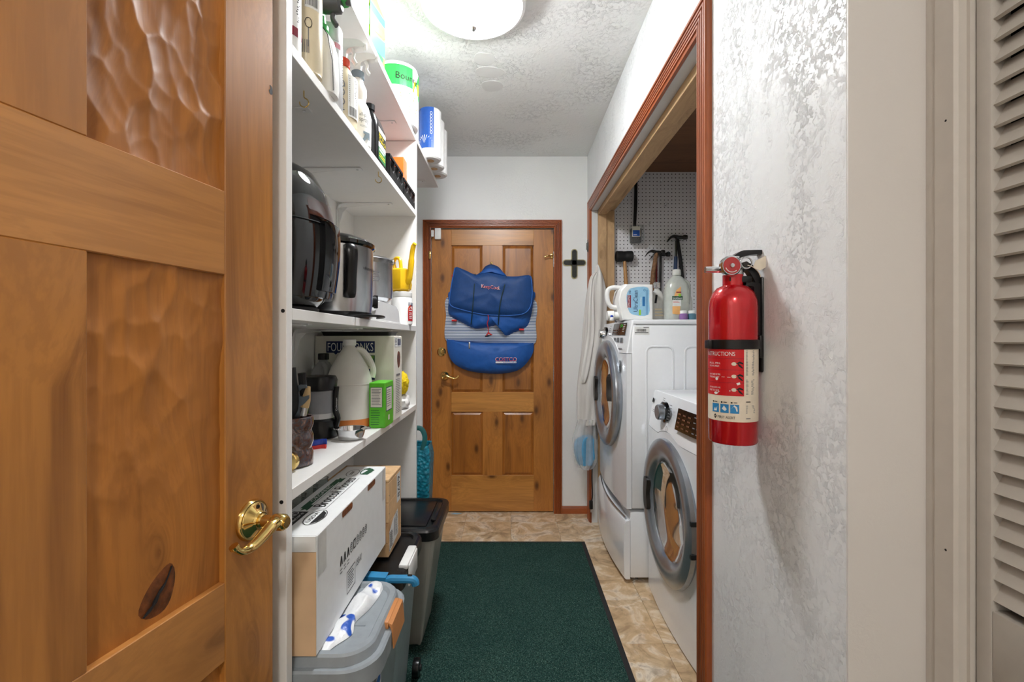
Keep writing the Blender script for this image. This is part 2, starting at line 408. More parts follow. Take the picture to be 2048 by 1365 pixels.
# ---- trim
def casing_profile(wd, t, reeds=4):
    p = [(0, 0), (0, t * 0.62), (wd * .1, t * .75)]
    for i in range(reeds):
        a0 = wd * (.14 + .66 * i / reeds); a1 = wd * (.14 + .66 * (i + 1) / reeds)
        p += [(a0, t * .6), (a0 + (a1 - a0) * .25, t * .92), (a0 + (a1 - a0) * .75, t * .92)]
    return p + [(wd * .82, t * .6), (wd * .86, t), (wd * .97, t), (wd, t * .8), (wd, 0)]
def casing(root, f, corners, dirs, prof, mats, names):
    for i in range(len(corners) - 1):
        R = []
        for k in (i, i + 1):
            (a, c_), (da, dc) = corners[k], dirs[k]
            R.append([f(a + da * w_, c_ + dc * w_, h) for w_, h in prof])
        MB().loft(R).build(names[i], mats[i], root, 25)
t1 = thing('trim_1', 'reddish oak casing around the pine door in the end wall', None, (0, BACK, 0), kind='structure')
casing(t1, lambda a, c_, h: (a, -h, c_), [(DX0, 0), (DX0, DZ), (DX1, DZ), (DX1, 0)], [(-1, 0), (-1, 1), (1, 1), (1, 0)], casing_profile(.056, .018), ['oak_z', 'oak_x', 'oak_z'], ['casing_board'] * 3)
t2 = thing('trim_2', 'reddish fluted oak casing around the laundry opening', None, (RW, 0, 0), kind='structure')
casing(t2, lambda a, c_, h: (-h, a, c_), [(OY0, 0), (OY0, OZ), (OY1, OZ), (OY1, 0)], [(-1, 0), (-1, 1), (1, 1), (1, 0)], casing_profile(.075, .018), ['oak_z', 'oak_y', 'oak_z'], ['casing_board'] * 3)
t3 = thing('trim_3', 'white and bare wood jamb boards lining the laundry opening', None, (RW, 0, 0), kind='structure')
for nm, mm, x0, x1, ins in (('jamb_board', 'grey_paint', 0, .042, 0), ('jamb_board', 'raw_z', .042, .10, .012), ('jamb_board', 'raw_z', .102, HW - RW + .02, .0)):
    part(nm, mm, t3, lambda b: b.box(x0, OY1 - ins, 0, x1, OY1 + .02, OZ, .0015, 1))
    part(nm, 'grey_paint' if mm == 'grey_paint' else 'raw_y', t3, lambda b: b.box(x0, OY0, OZ - ins * 1.8 - (.012 if ins else 0), x1, OY1 - ins, OZ + .02, .0015, 1))
    part(nm, mm, t3, lambda b: b.box(x0, OY0 - .02, 0, x1, OY0, OZ, .0015, 1))
bb = part('baseboard_back', 'oak_x', None, lambda b: b.prism([(0, 0), (0.013, 0), (.013, .03), (.008, .042), (.004, .05), (0, .052)], lambda a, c_, h: (h, BACK - a, c_), DX1 + .056, RW))
tag(bb, 'low oak baseboard to the right of the pine door', None, None, 'structure')
t4 = thing('trim_4', 'beige painted casing beside the louvred door', None, (HW, 0, 0), kind='structure')
part('casing_board', 'hall_trim', t4, lambda b: b.prism([(0, 0), (0, .008), (.012, .012), (.022, .012), (.026, .016), (.056, .016), (.06, .012), (.06, 0)], lambda a, c_, h: (-c_, .739 - a, h), 0, 2.13))
part('casing_board', 'hall_trim', t4, lambda b: b.box(-.014, -.86, 2.07, 0, .68, 2.13, .003))
part('jamb_board', 'hall_trim', t4, lambda b: b.box(0, .674, 0, .09, .69, 2.08))
for z in (1.237 + 442 / 1320, 1.237 - 424 / 1320):
    part('nail_hole', 'ink', t4, lambda b: b.lathe([(.0018, -.0162), (.0018, -.0158)], (0, .695, z), 10, axis='X'))

# ---- louvred closet door
ld = thing('door_3', 'beige louvred closet door in the hallway', None, (HW + .006, 0, 0), kind='structure')
LY1, LY0, ZM0, ZM1 = .672, .272, .75, .85
for y0, y1 in ((LY1 - .022, LY1), (LY0, LY0 + .022)):
    part('stile', 'louver_paint', ld, lambda b: b.box(0, y0, .02, .03, y1, 2.06, .003))
for z0, z1 in ((.02, .18), (ZM0, ZM1), (1.98, 2.06)):
    part('rail', 'louver_paint', ld, lambda b: b.box(.001, LY0 + .022, z0, .029, LY1 - .022, z1, .002))
sl = MB(); sl.prism([(.003, -.0155), (.008, -.018), (.026, .0145), (.021, .0165)], lambda a, c_, h: (a, h, c_), LY0 + .022, LY1 - .022)
s0 = None; z = .18 + .022
while z < 1.97:
    if not (ZM0 - .016 < z < ZM1 + .016):
        if s0 is None: s = s0 = sl.build('slat', 'louver_paint', ld)
        else: s = s0.copy(); COL.objects.link(s)
        s.location = (0, 0, z)
    z += .0308
struct('louver_closet_shade', MB().box(HW + .06, -.86, 0, HW + .08, .674, 2.08), 'dark', 'black sheet standing in for the closet shade behind the louvred door')  # closet shade as a black sheet, so the slat gaps read dark
part('stile', 'louver_paint', ld, lambda b: b.box(0, LY0 - .9, .02, .03, LY0 - .002, 2.06, .003)).name = 'door_leaf'

# ---- six-panel doors
def panel_door(root, W, st, mu, rows, zz, H, t, mz, mx, mp, carve=None):
    pw = (W - 2 * st - mu) / 2; cols = [(st, st + pw), (st + pw + mu, W - st)]
    for x0, x1 in ((0, st), (W - st, W)): part('stile', mz, root, lambda b: b.box(x0, -t, zz, x1, 0, H, .0015, 1))
    edges = [(zz, rows[0][0])] + [(rows[i][1], rows[i + 1][0]) for i in range(len(rows) - 1)] + [(rows[-1][1], H)]
    for z0, z1 in edges: part('rail', mx, root, lambda b: b.box(st, -t, z0, W - st, -.0004, z1, .0012, 1))
    for r, (z0, z1) in enumerate(rows):
        part('mullion', mz, root, lambda b: b.box(st + pw, -t, z0, st + pw + mu, -.0004, z1, .0012, 1))
        for x0, x1 in cols:
            if carve:
                amp = carve[r]; bm = bmesh.new(); nx, nz = 64, int(64 * (z1 - z0) / (x1 - x0)); rnd = random.Random(r * 7 + int(x0 * 100)); G = []
                sites = [(x0 + rnd.random() * (x1 - x0), z0 + rnd.random() * (z1 - z0), .6 + rnd.random() * .8) for _ in range(int(72 * (z1 - z0) / .4))]
                for j in range(nz + 1):
                    row = []
                    for i in range(nx + 1):
                        x = x0 + (x1 - x0) * i / nx; z = z0 + (z1 - z0) * j / nz
                        wx = x + .006 * noise.noise(Vector((x * 30, z * 20, r))); wz = z + .010 * noise.noise(Vector((x * 22, z * 30, r + 5)))
                        dd = min((((wx - a_) ** 2) * 1.7 + (wz - b_) ** 2 * .62) * k_ - (wz - b_) * .006 for a_, b_, k_ in sites)
                        hgt = -.013 + amp * min(max(dd, -.0004) * 6, .009)
                        if amp < .5: hgt = -.0115 + amp * 1.7 * min(max(dd, -.0004) * 6, .009) * max(0, min(1, (z - z0) / (z1 - z0) * 1.7 - .2))
                        row.append(bm.verts.new((x, hgt, z)))
                    G.append(row)
                for j in range(nz):
                    for i in range(nx): bm.faces.new((G[j][i], G[j][i + 1], G[j + 1][i + 1], G[j + 1][i]))
                bk = MB(); bk.bm.free(); bk.bm = bm; bk.box(x0, -t + .006, z0, x1, -.018, z1)
                bk.build('panel', mp, root, 60)
            else:
                def ring(i_, h): return [(x0 + i_, h, z0 + i_), (x1 - i_, h, z0 + i_), (x1 - i_, h, z1 - i_), (x0 + i_, h, z1 - i_)]
                MB().loft([ring(0, -t + .006), ring(0, -.013), ring(.004, -.013), ring(.022, -.0035), ring(.03, -.0035)]).build('panel', mp, root, 20)
    return cols
def lever(root, u, z, direction, L=.1, r=.034):
    h = thing('handle', None, None, (u, 0, z)); h.parent = root
    def ros(b): b.lathe([(r, 0), (r, .004), (r * .93, .008), (r * .86, .008), (r * .8, .011), (r * .5, .017), (r * .42, .022)], (0, 0, 0), 32, axis='Y')
    part('rosette', 'brass', h, ros)
    part('spindle', 'brass', h, lambda b: b.lathe([(.0125, .018), (.0125, .024), (.0105, .026), (.0105, .062)], (0, 0, 0), 20, axis='Y'))
    D = direction
    P = smoothpath([(D * -.004, .058, .002), (D * .02, .06, .003), (D * .045, .061, -.006), (D * .07, .06, -.014), (D * .088, .06, -.012), (D * .099, .059, -.004), (D * .103, .057, .003)], 5)
    n = len(P); part('lever_arm', 'brass', h, lambda b: b.tube(P, [.0125 - .006 * min(1, i / n * 1.4) + (.0025 if i > n * .85 else 0) for i in range(n)], 12, .8))
    part('hub', 'brass', h, lambda b: b.lathe([(.013, .046), (.0145, .05), (.0145, .066), (.011, .071), (.009, .0705), (.009, .073), (.0, .073)], (0, 0, 0), 24, axis='Y'))
    part('pin_hole', 'dark_steel', h, lambda b: b.lathe([(.003, .012), (.003, .0155), (0, .0156)], (0, 0, r * .68), 12, axis='Y'))
    return h
ROWS = [(.257, .713), (.852, 1.345), (1.485, 1.905)]
d1 = thing('door_1', 'knotty pine six-panel door in the end wall', None, (.303, BACK + .012, .008), pi, kind='structure')
panel_door(d1, .87, .14, .14, ROWS, 0, 2.02, .04, 'pine_z', 'pine_x', 'pine_panel')
lever(d1, .87 - (891 - 863) / 280.5 + .006, 1.237 - (752 - 680) / 280.5 - .008, -1, r=.033)
def dead(b): b.lathe([(.032, 0), (.031, .006), (.024, .011), (.021, .011), (.019, .016), (0, .016)], (.80, 0, 1.237 - (704 - 680) / 280.5 - .008), 28, axis='Y')
db = part('deadbolt', 'brass', d1, dead); part('thumb_turn', 'brass', db, lambda b: b.box(.794, .014, 1.132, .806, .03, 1.156, .003))
for z in (.24, .98, 1.80):
    part('hinge', 'chrome', d1, lambda b: [b.lathe([(.006, z + i * .022 - .05), (.006, z + i * .022 - .030)], (-.003, .004, 0), 10) for i in range(5)])
part('door_guard', 'brass', d1, lambda b: [b.box(.0, 0, 1.81, .022, .012, 1.845, .004), b.tube([(.01, .016, 1.828), (.035, .03, 1.826), (.06, .032, 1.82), (.066, .03, 1.815)], .005, 8)])
part('coat_hook', 'brass', d1, lambda b: [b.box(.435, 0, 1.74, .45, .004, 1.785, .001), b.tube([(.4425, .003, 1.775), (.4425, .02, 1.765), (.4425, .026, 1.772), (.4425, .027, 1.783)], .0035, 8)])
d1b = part('strike_guard', 'brass', t1, lambda b: b.box(DX0 - .012, -.026, 1.81, DX0 + .002, -.018, 1.865, .003))
struct('door_gap_shade', MB().box(DX0, BACK + .055, 0, DX1, BACK + .06, DZ), 'dark', 'black sheet standing in for the shade behind the pine door')  # black sheet: shade in the door gaps put into its colour

th = atan2(-.982, -.19)
d2 = thing('door_2', 'open alder door with hand-carved panels in the left foreground', None, (-.457, .874, .008), th, kind='structure')
panel_door(d2, .762, .114, .117, [(.25, .69), (.83 - .008, 1.346 - .008), (1.486 - .008, 1.905)], 0, 2.03, .044, 'alder_z', 'alder_x', 'alder_panel', carve=[.3, .45, .9])
lever(d2, .056, .905, 1, r=.036)
part('knot_hole', 'ink', d2, lambda b: b.prism(smooth2([(.002, 1.70), (.008, 1.697), (.011, 1.703), (.007, 1.708), (.009, 1.714), (.003, 1.712)], 3), lambda a, c_, h: (a, h, c_), 0, .0004))
mat('knot', (112, 62, 28), 0.4, var=.6, scale=60, bmp=.5, bscale=90, bdist=.004)
kn = part('knot', 'knot', d2, lambda b: b.pillow(smooth2([(.200, .905), (.222, .895), (.245, .87), (.254, .845), (.236, .827), (.21, .828), (.196, .848), (.192, .88)], 3), lambda a, c_, h: (a, -.0128 + h, c_), .003, 5, wob=.002))
part('crack', 'ink', kn, lambda b: b.tube(smoothpath([(.202, -.0098, .892), (.212, -.009, .874), (.224, -.0085, .862), (.232, -.0085, .85), (.246, -.0092, .84)], 3), [.0012, .001, .0013, .0012, .002, .0024, .0018, .0026, .003, .0018, .0025, .002, .001], 6))
# ================================================================= LIGHTS
def dome(label, loc, power, rgb, mname):
    glow(mname, rgb, power)
    t = thing('ceiling_light', label, 'ceiling light', loc)
    part('base_ring', 'white_paint', t, lambda b: b.lathe([(.165, 0), (.194, -.006), (.199, -.03), (.196, -.052), (.185, -.057), (.17, -.048)], (0, 0, 0), 48))
    part('glass_dome', mname, t, lambda b: b.lathe([(.166, -.026), (.158, -.048), (.141, -.075), (.118, -.098), (.09, -.116), (.06, -.128), (.03, -.134), (.0, -.135)], (0, 0, 0), 48))
    part('finial', 'chrome', t, lambda b: b.lathe([(.011, -.132), (.013, -.137), (.009, -.143), (.004, -.148), (0, -.149)], (0, 0, 0), 20))
dome('round white glass dome light on the utility room ceiling', (-.141, 1.71, CEIL), DOME_POWER, (250, 252, 255), 'dome_glass')
dome('added fill dome light on the unseen hallway ceiling', (-.1, -1.0, CEIL), HALL_FILL_POWER, (255, 250, 243), 'hall_fill_glass')  # added lamp out of view, gives fill light from behind the camera

# ================================================================= SHELVING
SF, SB = -.45, LW + .006; Y0, Y1 = .912, 2.156; TH = .024
ZA, ZB, ZC = .93, 1.302, 1.847
su = thing('shelf_unit', 'tall white melamine shelf unit along the left wall', 'shelving', (0, 0, 0))
part('side_panel', 'melamine', su, lambda b: b.box(SB, Y0, 0, SF, Y0 + TH, 2.18, .001, 1))
part('side_panel', 'melamine', su, lambda b: b.box(SB, Y1, 0, SF, Y1 + TH, 2.18, .001, 1))
part('back_panel', 'melamine', su, lambda b: b.box(SB, Y0 + TH, .0, SB + .005, Y1, 2.18))
for z in (ZA, ZB, ZC): part('shelf', 'melamine', su, lambda b: b.box(SB + .005, Y0 + TH, z - TH, SF, Y1, z, .001, 1))
for px, py in ((566, 622), (563, 1005), (578, 88)):
    q = PX(px, py, Y0)
    if q[0] < SF: part('screw_hole', 'ink', su, lambda b: b.lathe([(.004, Y0 - .0006), (.004, Y0 + .001)], (q[0], 0, q[2]), 12, axis='Y'))
def bracket(root, y, z, arm=.24, leg=.17):
    def f(b):
        b.box(SB + .006, y - .012, z - leg, SB + .010, y + .012, z - .03)
        b.box(SB + .03, y - .012, z - .004, SB + arm, y + .012, z - .0005)
        b.tube(smoothpath([(SB + .008, y, z - .05), (SB + .010, y, z - .022), (SB + .02, y, z - .008), (SB + .045, y, z - .003)], 5), .010, 8, .25, up=(0.7, 0, 0.7))
        b.prism([(SB + .008, z - .12), (SB + .014, z - .02), (SB + .2, z - .003), (SB + .05, z - .018), (SB + .03, z - .04)], lambda a, c_, h: (a, h, c_), y - .0015, y + .0015)
    o = part('bracket', 'white_paint', root, f)
    part('screw', 'chrome', o, lambda b: b.lathe([(.004, z - .006), (.004, z - .003)], (SB + arm - .015, y, 0), 8)); part('screw', 'chrome', o, lambda b: b.lathe([(.004, SB + .010), (.003, SB + .012)], (0, y, z - .14), 8, axis='X'))
for y in (1.155, 1.555, 1.95):
    bracket(su, y, ZC - TH); bracket(su, y, ZB - TH)
for X, Y in ((-.487, 1.07), (-.462, 1.585)):
    part('cup_hook', 'brass', su, lambda b: b.tube(smoothpath([(X, Y, ZC - TH), (X, Y, ZC - TH - .010), (X + .001, Y, ZC - TH - .016), (X + .009, Y, ZC - TH - .022), (X + .011, Y, ZC - TH - .032), (X + .002, Y, ZC - TH - .039), (X - .008, Y, ZC - TH - .034), (X - .010, Y, ZC - TH - .026)], 4), .0014, 7))
ZD = 2.204
ws = thing('wall_shelf', 'long white board shelf just under the ceiling', 'shelf', (0, 0, 0))
part('shelf', 'melamine', ws, lambda b: b.box(LW, .3, 2.1815, SF, 2.824, ZD, .001, 1))
for y in (.5, 2.36, 2.7): bracket(ws, y, 2.1815)
for y in (1.2, 1.97): bracket(ws, y, 2.1815, .25)

# ---------------------------------------------------------------- top shelf
mat('pack_green', (46, 168, 74), 0.3); mat('pack_blue', (44, 92, 176), 0.3); mat('pack_lime', (150, 205, 60), 0.35)
mat('pack_lav', (190, 186, 220), 0.3); mat('pack_cyan', (60, 170, 190), 0.3); mat('pack_orange', (236, 150, 60), .35)
mat('tissue', (244, 244, 242), 0.6, bmp=.15, bscale=120); mat('film', (244, 245, 246), 0.2, bmp=.1, bscale=25, bdist=.004)
mat('yellow', (244, 206, 40), .35)
pt = thing('paper_towel_pack', 'paper towel pack in white and green print on the high shelf', 'paper towels', (-.525, 2.10, ZD + .001))
part('wrapper', 'film', pt, lambda b: b.lathe([(.07, 0), (.093, .006), (.097, .03), (.097, .25), (.092, .268), (.07, .276)], (0, 0, 0), 40))
D = Decal(cylmap((0, 0, 0), .0975, radians(-62)), pt)
D.rect('pack_green', -.14, .16, .05, .25, .0006, 12); D.poly('pack_green', [(.03, .13), (.075, .20), (.11, .255), (.11, .13)], .0012)
for i in range(0): D.poly('film', [(-.13 + i * .03, .165), (-.122 + i * .03, .165), (-.095 + i * .03, .245), (-.105 + i * .03, .245)], .0014, 'print')
D.poly('yellow', [(.05, .15), (.1, .15), (.1, .2), (.06, .2)], .0017, 'print')
D.text('ink', 'Bounty', -.03, .178, .08, .215, .0026); D.lines('pack_lime', -.01, .10, .07, .13, 2, .5)
D.lines('pack_lime', .03, .04, .09, .09, 4, .3); D.build()
tr = thing('paper_towel_bundle', 'white paper towel rolls with a blue wrapper strip overhanging the high shelf', 'paper towels', (-.435, 2.46, ZD))
for i, (x, y) in enumerate(((0, 0), (0, .115), (0, .23))):
    r_ = part('roll', 'tissue', tr, lambda b: b.lathe([(.02, .002), (.05, .001), (.0575, .008), (.0575, .262), (.05, .27), (.02, .27)], (x, y, 0), 32))
    part('core', 'crate_wood', r_, lambda b: b.lathe([(.0195, -.0004), (.0195, .001)], (x, y, 0), 20))
    part('roll', 'tissue', tr, lambda b: b.lathe([(.02, .002), (.05, .001), (.0575, .008), (.0575, .262), (.05, .27), (.02, .27)], (x - .116, y, 0), 32))
D = Decal(cylmap((0, 0, 0), .0585, radians(-84)), tr)
D.rect('pack_blue', -.09, .05, .022, .265, .0008, 8)
for i in range(9):
    q = -1.2 + i * .3; D.poly('film', [(-.03, .075), (-.03 + .045 * sin(q), .075 + .045 * cos(q) - .003), (-.03 + .045 * sin(q + .1), .075 + .045 * cos(q + .1))], .0016, 'print')
[D.ring('film', .008, .13 + i * .017, .006, .009, .0018, .0016, 12) for i in range(7)]; D.build()
def carton(name, label, cat, x0, y0, z0, x1, y1, z1, m, b_=.002):
    t = thing(name, label, cat, ((x0 + x1) / 2, (y0 + y1) / 2, z0))
    hx, hy, h = (x1 - x0) / 2, (y1 - y0) / 2, z1 - z0
    part('box_body', m, t, lambda b: b.box(-hx, -hy, 0, hx, hy, h, b_, 1)); return t, hx, hy, h
t, hx, hy, h = carton('tissue_pack', 'pale lavender plastic-wrapped pack on the high shelf near the open door', 'package', -.72, 1.00, ZD, -.475, 1.28, ZD + .17, 'pack_lav', .012)
D = Decal(planar((hx, -hy, 0), (0, 1, 0), (0, 0, 1)), t); D.lines('film', .03, .03, .24, .14, 4, .3, rag=.5); D.build()
for i in range(2):
    t, hx, hy, h = carton('garbage_bag_box', ['bright green and blue printed carton on the high shelf, nearer one', 'bright green and blue printed carton on the high shelf, beside the paper towels'][i], 'carton', -.70, 1.305 + i * .185, ZD, -.462, 1.48 + i * .185, ZD + .205, 'pack_lime')
    t['group'] = 'printed cartons on the high shelf'
    D = Decal(planar((hx, -hy, 0), (0, 1, 0), (0, 0, 1)), t)
    D.poly('pack_cyan', [(0, 0), (.175, .06), (.175, .12), (0, .05)]); D.poly('pack_orange', [(0, .06), (.175, .13), (.175, .15), (0, .085)]); D.poly('pack_blue', [(0, .12), (.175, .17), (.175, .2), (0, .15)]); D.poly('pack_green', [(.06, .01), (.14, .02), (.16, .05), (.08, .03)], .001)
    D.build()
# ---------------------------------------------------------------- upper shelf: bottles
mat('bottle_white', (240, 240, 236), 0.28, var=.02); mat('bottle_cream', (232, 218, 186), 0.3, var=.02); mat('milky', (232, 232, 226), 0.35, trans=.25)
mat('spray_green', (40, 176, 72), .3); mat('spray_grey', (80, 80, 82), .35); mat('spray_red', (226, 74, 40), .35); mat('cap_slate', (122, 138, 148), .4)
mat('can_silver', (206, 207, 208), .3, .3); mat('maroon', (140, 30, 52), .4); mat('pink_print', (214, 140, 150), .5); mat('oil_yellow', (240, 216, 40), .4); mat('oil_green', (44, 120, 70), .4)
def bottle(name, label, cat, loc, prof, m, n=28, sx=1, sy=1, p=2, rz=0, pn='body'):
    t = thing(name, label, cat, loc, rz); part(pn, m, t, lambda b: b.lathe(prof, (0, 0, 0), n, sx, sy, p)); return t
t = bottle('aerosol_can', 'white can with a maroon label band right behind the shelf side panel', 'can', (-.492, .995, ZC), [(.027, 0), (.031, .004), (.031, .21), (.026, .222), (.016, .228)], 'bottle_white')
D = Decal(cylmap((0, 0, 0), .031, radians(-40)), t); D.rect('maroon', -.03, .045, .035, .065, n=6); D.lines('ink', -.015, .075, .02, .15, 14, .4); D.rect('maroon', -.03, .155, .035, .2, n=6); D.build()
part('cap', 'white_plastic', t, lambda b: b.lathe([(.017, .226), (.017, .26), (.012, .265)], (0, 0, 0), 20))
t = bottle('aerosol_can', 'cream spray can with a small barcode overhanging the shelf edge', 'can', (-.478, 1.068, ZC), [(.025, 0), (.0325, .006), (.031, .012), (.033, .018), (.033, .20), (.027, .216), (.017, .222)], 'bottle_cream')
part('cap', 'white_plastic', t, lambda b: b.lathe([(.022, .22), (.022, .262), (.018, .27)], (0, 0, 0), 20))
D = Decal(cylmap((0, 0, 0), .033, radians(-55)), t); D.rect('bottle_white', -.012, .15, .022, .19, n=4); D.lines('ink_grey', -.01, .155, .018, .186, 9, .5, vert=True, h=.0012)
D.ring('ink', -.004, .115, .008, .012, .0015); D.rect('ink_grey', -.005, .06, -.003, .105, name='print'); D.lines('ink_grey', -.02, .045, .0, .075, 5, .5, vert=True); D.lines('pink_print', -.05, .1, -.03, .16, 3, .6); D.build()
def trigger(t, m, z, s=1.0, direction=0, m2=None):
    c, sn = cos(direction), sin(direction)
    R = Matrix.Translation((0, 0, z)) @ Matrix.Rotation(direction, 4, 'Z') @ Matrix.Scale(s, 4)
    def head(b):
        b.prism(smooth2([(-.03, .032), (-.022, .048), (.01, .056), (.04, .058), (.056, .05), (.056, .04), (.03, .036), (.012, .024), (.009, 0), (-.009, 0), (-.012, .022)], 3), lambda a, k, h: (a, h, k), -.011, .011); b.xf(R)
    part('trigger_head', m, t, head)
    part('trigger_lever', m2 or m, t, lambda b: b.tube(smoothpath([(.022, 0, .038), (.03, 0, .024), (.028, 0, .008), (.036, 0, -.006)], 4), .006, 8, .8).xf(R))
    part('nozzle', m2 or m, t, lambda b: b.lathe([(.008, .054), (.009, .056), (.009, .064), (.005, .066)], (0, 0, .046), 12, axis='X').xf(R))
t = bottle('spray_bottle', 'white spray bottle with a green and dark grey trigger on the upper shelf', 'spray bottle', (-.487, 1.15, ZC), [(.036, 0), (.043, .006), (.045, .03), (.043, .11), (.034, .145), (.022, .165), (.016, .172)], 'bottle_white', sx=1.1, sy=.85, p=2.5)
part('collar', 'spray_green', t, lambda b: b.lathe([(.017, .17), (.024, .172), (.025, .182), (.019, .188), (.018, .205)], (0, 0, 0), 20))
part('rib', 'black_plastic', t, lambda b: b.tube([(.046, -.02, .01), (.047, -.028, .08), (.034, -.026, .145), (.018, -.018, .17)], .0012, 6))
trigger(t, 'spray_green', .195, 1.25, 0.1, 'spray_grey')
part('spray_barrel', 'spray_grey', t, lambda b: b.lathe([(.018, 0), (.020, .03), (.019, .05), (.012, .055)], (.005, 0, .235), 16, axis='X'))
t = bottle('aerosol_can', 'tall grey can with a silver cap behind the green spray bottle', 'can', (-.488, 1.232, ZC), [(.029, 0), (.031, .004), (.031, .185), (.0305, .187)], 'can_silver')
part('cap', 'can_silver', t, lambda b: b.lathe([(.0305, .188), (.0305, .225), (.026, .235), (0, .237)], (0, 0, 0), 24))
D = Decal(cylmap((0, 0, 0), .031, radians(-35)), t); D.rect('pink_print', -.03, .168, .035, .182, n=5); D.lines('ink_grey', -.02, .02, .03, .16, 24, .4); D.build()
t = bottle('spray_bottle', 'cream spray bottle with a red collar and white trigger', 'spray bottle', (-.493, 1.332, ZC), [(.035, 0), (.04, .006), (.041, .10), (.036, .14), (.026, .17), (.016, .186)], 'bottle_cream', sx=1, sy=1)
part('collar', 'spray_red', t, lambda b: b.lathe([(.016, .184), (.0205, .186), (.0205, .208), (.016, .212)], (0, 0, 0), 22)); trigger(t, 'bottle_white', .208, 1.05, .2)
D = Decal(cylmap((0, 0, 0), .0425, radians(-45)), t); D.rect('bottle_white', -.004, .03, .045, .15, n=5); D.text('ink_grey', 'WOOD', -.034, .02, -.012, .13, .002, rot=1); D.lines('ink', .0, .035, .03, .06, 10, .5, vert=True); D.lines('ink_grey', .0, .07, .03, .14, 12, .4); D.build()
t = bottle('spray_bottle', 'white all-purpose spray bottle with a slate grey collar', 'spray bottle', (-.49, 1.455, ZC), [(.034, 0), (.041, .006), (.042, .10), (.034, .132), (.024, .15), (.028, .172), (.027, .192), (.018, .212), (.015, .226)], 'bottle_white')
part('collar', 'cap_slate', t, lambda b: b.lathe([(.015, .222), (.02, .224), (.02, .244), (.014, .248)], (0, 0, 0), 22)); trigger(t, 'bottle_white', .246, 1.0, .1)
D = Decal(cylmap((0, 0, 0), .043, radians(-36)), t); D.text('ink_grey', 'all-purpose', -.022, .086, .035, .1, .0015); D.text('ink_grey', 'spray', -.022, .068, .008, .082, .0015); D.lines('ink_soft', -.02, .055, .01, .062, 2)
D.poly('cap_slate', [(-.012, .018), (-.006, .012), (.006, .028), (.006, .02), (.014, .02), (.014, .044), (-.01, .044), (-.01, .036), (-.002, .036)], .0012, 'print'); D.build()
t = thing('oil_jug', 'black plastic jug with a yellow and green label on the upper shelf', 'jug', (-.492, 1.61, ZC))
part('body', 'black_plastic', t, lambda b: b.loft([[(x, y, z) for x, y in rrect(-.035 + i, -.058 + i + k, .035 - i, .058 - i, .012)] for z, i, k in ((0, .003, 0), (.005, 0, 0), (.12, 0, 0), (.14, .002, 0), (.17, .012, 0), (.178, .018, 0))]))
part('neck', 'black_plastic', t, lambda b: b.lathe([(.014, .172), (.014, .185), (.018, .187), (.018, .206), (.015, .208)], (0, -.028, 0), 20))
D = Decal(planar((.035, -.058, 0), (0, 1, 0), (0, 0, 1)), t); D.rect('oil_green', .018, .018, .104, .06); D.rect('ink_white', .018, .06, .104, .128); D.rect('ink', .018, .078, .104, .112, .0009)
D.text('oil_yellow', 'Bar &', .022, .096, .075, .11, .0014); D.text('oil_yellow', 'Chain Oil', .022, .081, .1, .094, .0014); D.lines('ink_white', .024, .044, .1, .055, 1, .6); D.lines('oil_yellow', .024, .024, .1, .04, 2, .4); D.build()
# plastic organiser trays and packets
for i, (y0, y1, x1, h) in enumerate(((1.70, 1.905, -.452, .088), (1.925, 2.14, -.452, .078))):
    t = thing('organizer_tray', ['black plastic divided tray beside the oil jug', 'black plastic divided tray at the far end of the upper shelf'][i], 'tray', ((-.60 + x1) / 2, (y0 + y1) / 2, ZC), group='black divided trays')
    hx, hy = (x1 + .60) / 2, (y1 - y0) / 2
    part('tray_base', 'black_matte', t, lambda b: b.box(-hx, -hy, 0, hx, hy, .005, .001, 1))
    for sx_ in (-1, 1): part('wall', 'black_matte', t, lambda b: b.box(sx_ * hx - .003, -hy, .004, sx_ * hx, hy, h * (.4 if sx_ > 0 else 1), .001, 1))
    for k in range(4):
        y = -hy + (2 * hy - .004) * k / 3
        part('divider', 'black_matte', t, lambda b: b.prism([(-hx, .004)] + [(hx, .004), (hx, h * .9), (hx - .006, h), (hx - .03, h), (-hx, h)], lambda a, c_, q: (a, q, c_), y, y + .004))
    part('rim', 'black_matte', t, lambda b: b.box(hx - .006, -hy, h - .012, hx + .001, hy, h, .001, 1))
    part('front_rib', 'spray_grey', t, lambda b: [b.tube(smoothpath([(hx - .002, -hy + 2 * hy * k / 3 + .004, h * .5), (hx + .001, -hy + 2 * hy * (k + .5) / 3, h * .3), (hx - .002, -hy + 2 * hy * (k + 1) / 3 - .004, h * .5)], 4), .0015, 6) for k in range(3)])
t = thing('plastic_packet', 'clear crinkled plastic packet with pale contents behind the black trays', 'packet', (-.665, 1.78, ZC + .0))
mat('crinkle', (238, 232, 232), .12, trans=.2, bmp=.8, bscale=45, bdist=.01)
part('wrap', 'crinkle', t, lambda b: b.pillow(smooth2([(-.07, .0), (.07, .0), (.08, .11), (.06, .18), (0, .195), (-.06, .18), (-.08, .09)], 4), lambda a, c_, h_: (h_ - .02, a, c_ + .006), .055, 7, .03, .012, 3))
mat('orange_card', (238, 110, 40), .4); mat('red_card', (216, 54, 70), .4)
t, hx, hy, h = carton('card_box', 'bright orange box at the far end of the upper shelf', 'box', -.562, 2.05, ZC + .0065, -.484, 2.118, ZC + .215, 'orange_card'); D = Decal(planar((-hx, -hy, 0), (1, 0, 0), (0, 0, 1)), t); D.lines('ink_white', .01, .12, .05, .18, 3, .3); D.build()
t, hx, hy, h = carton('card_box', 'red box in front of the orange box', 'box', -.56, 1.952, ZC + .0065, -.507, 1.99, ZC + .17, 'red_card'); D = Decal(planar((-hx, -hy, 0), (1, 0, 0), (0, 0, 1)), t); D.lines('pink_print', .008, .09, .045, .15, 3, .3); D.build()

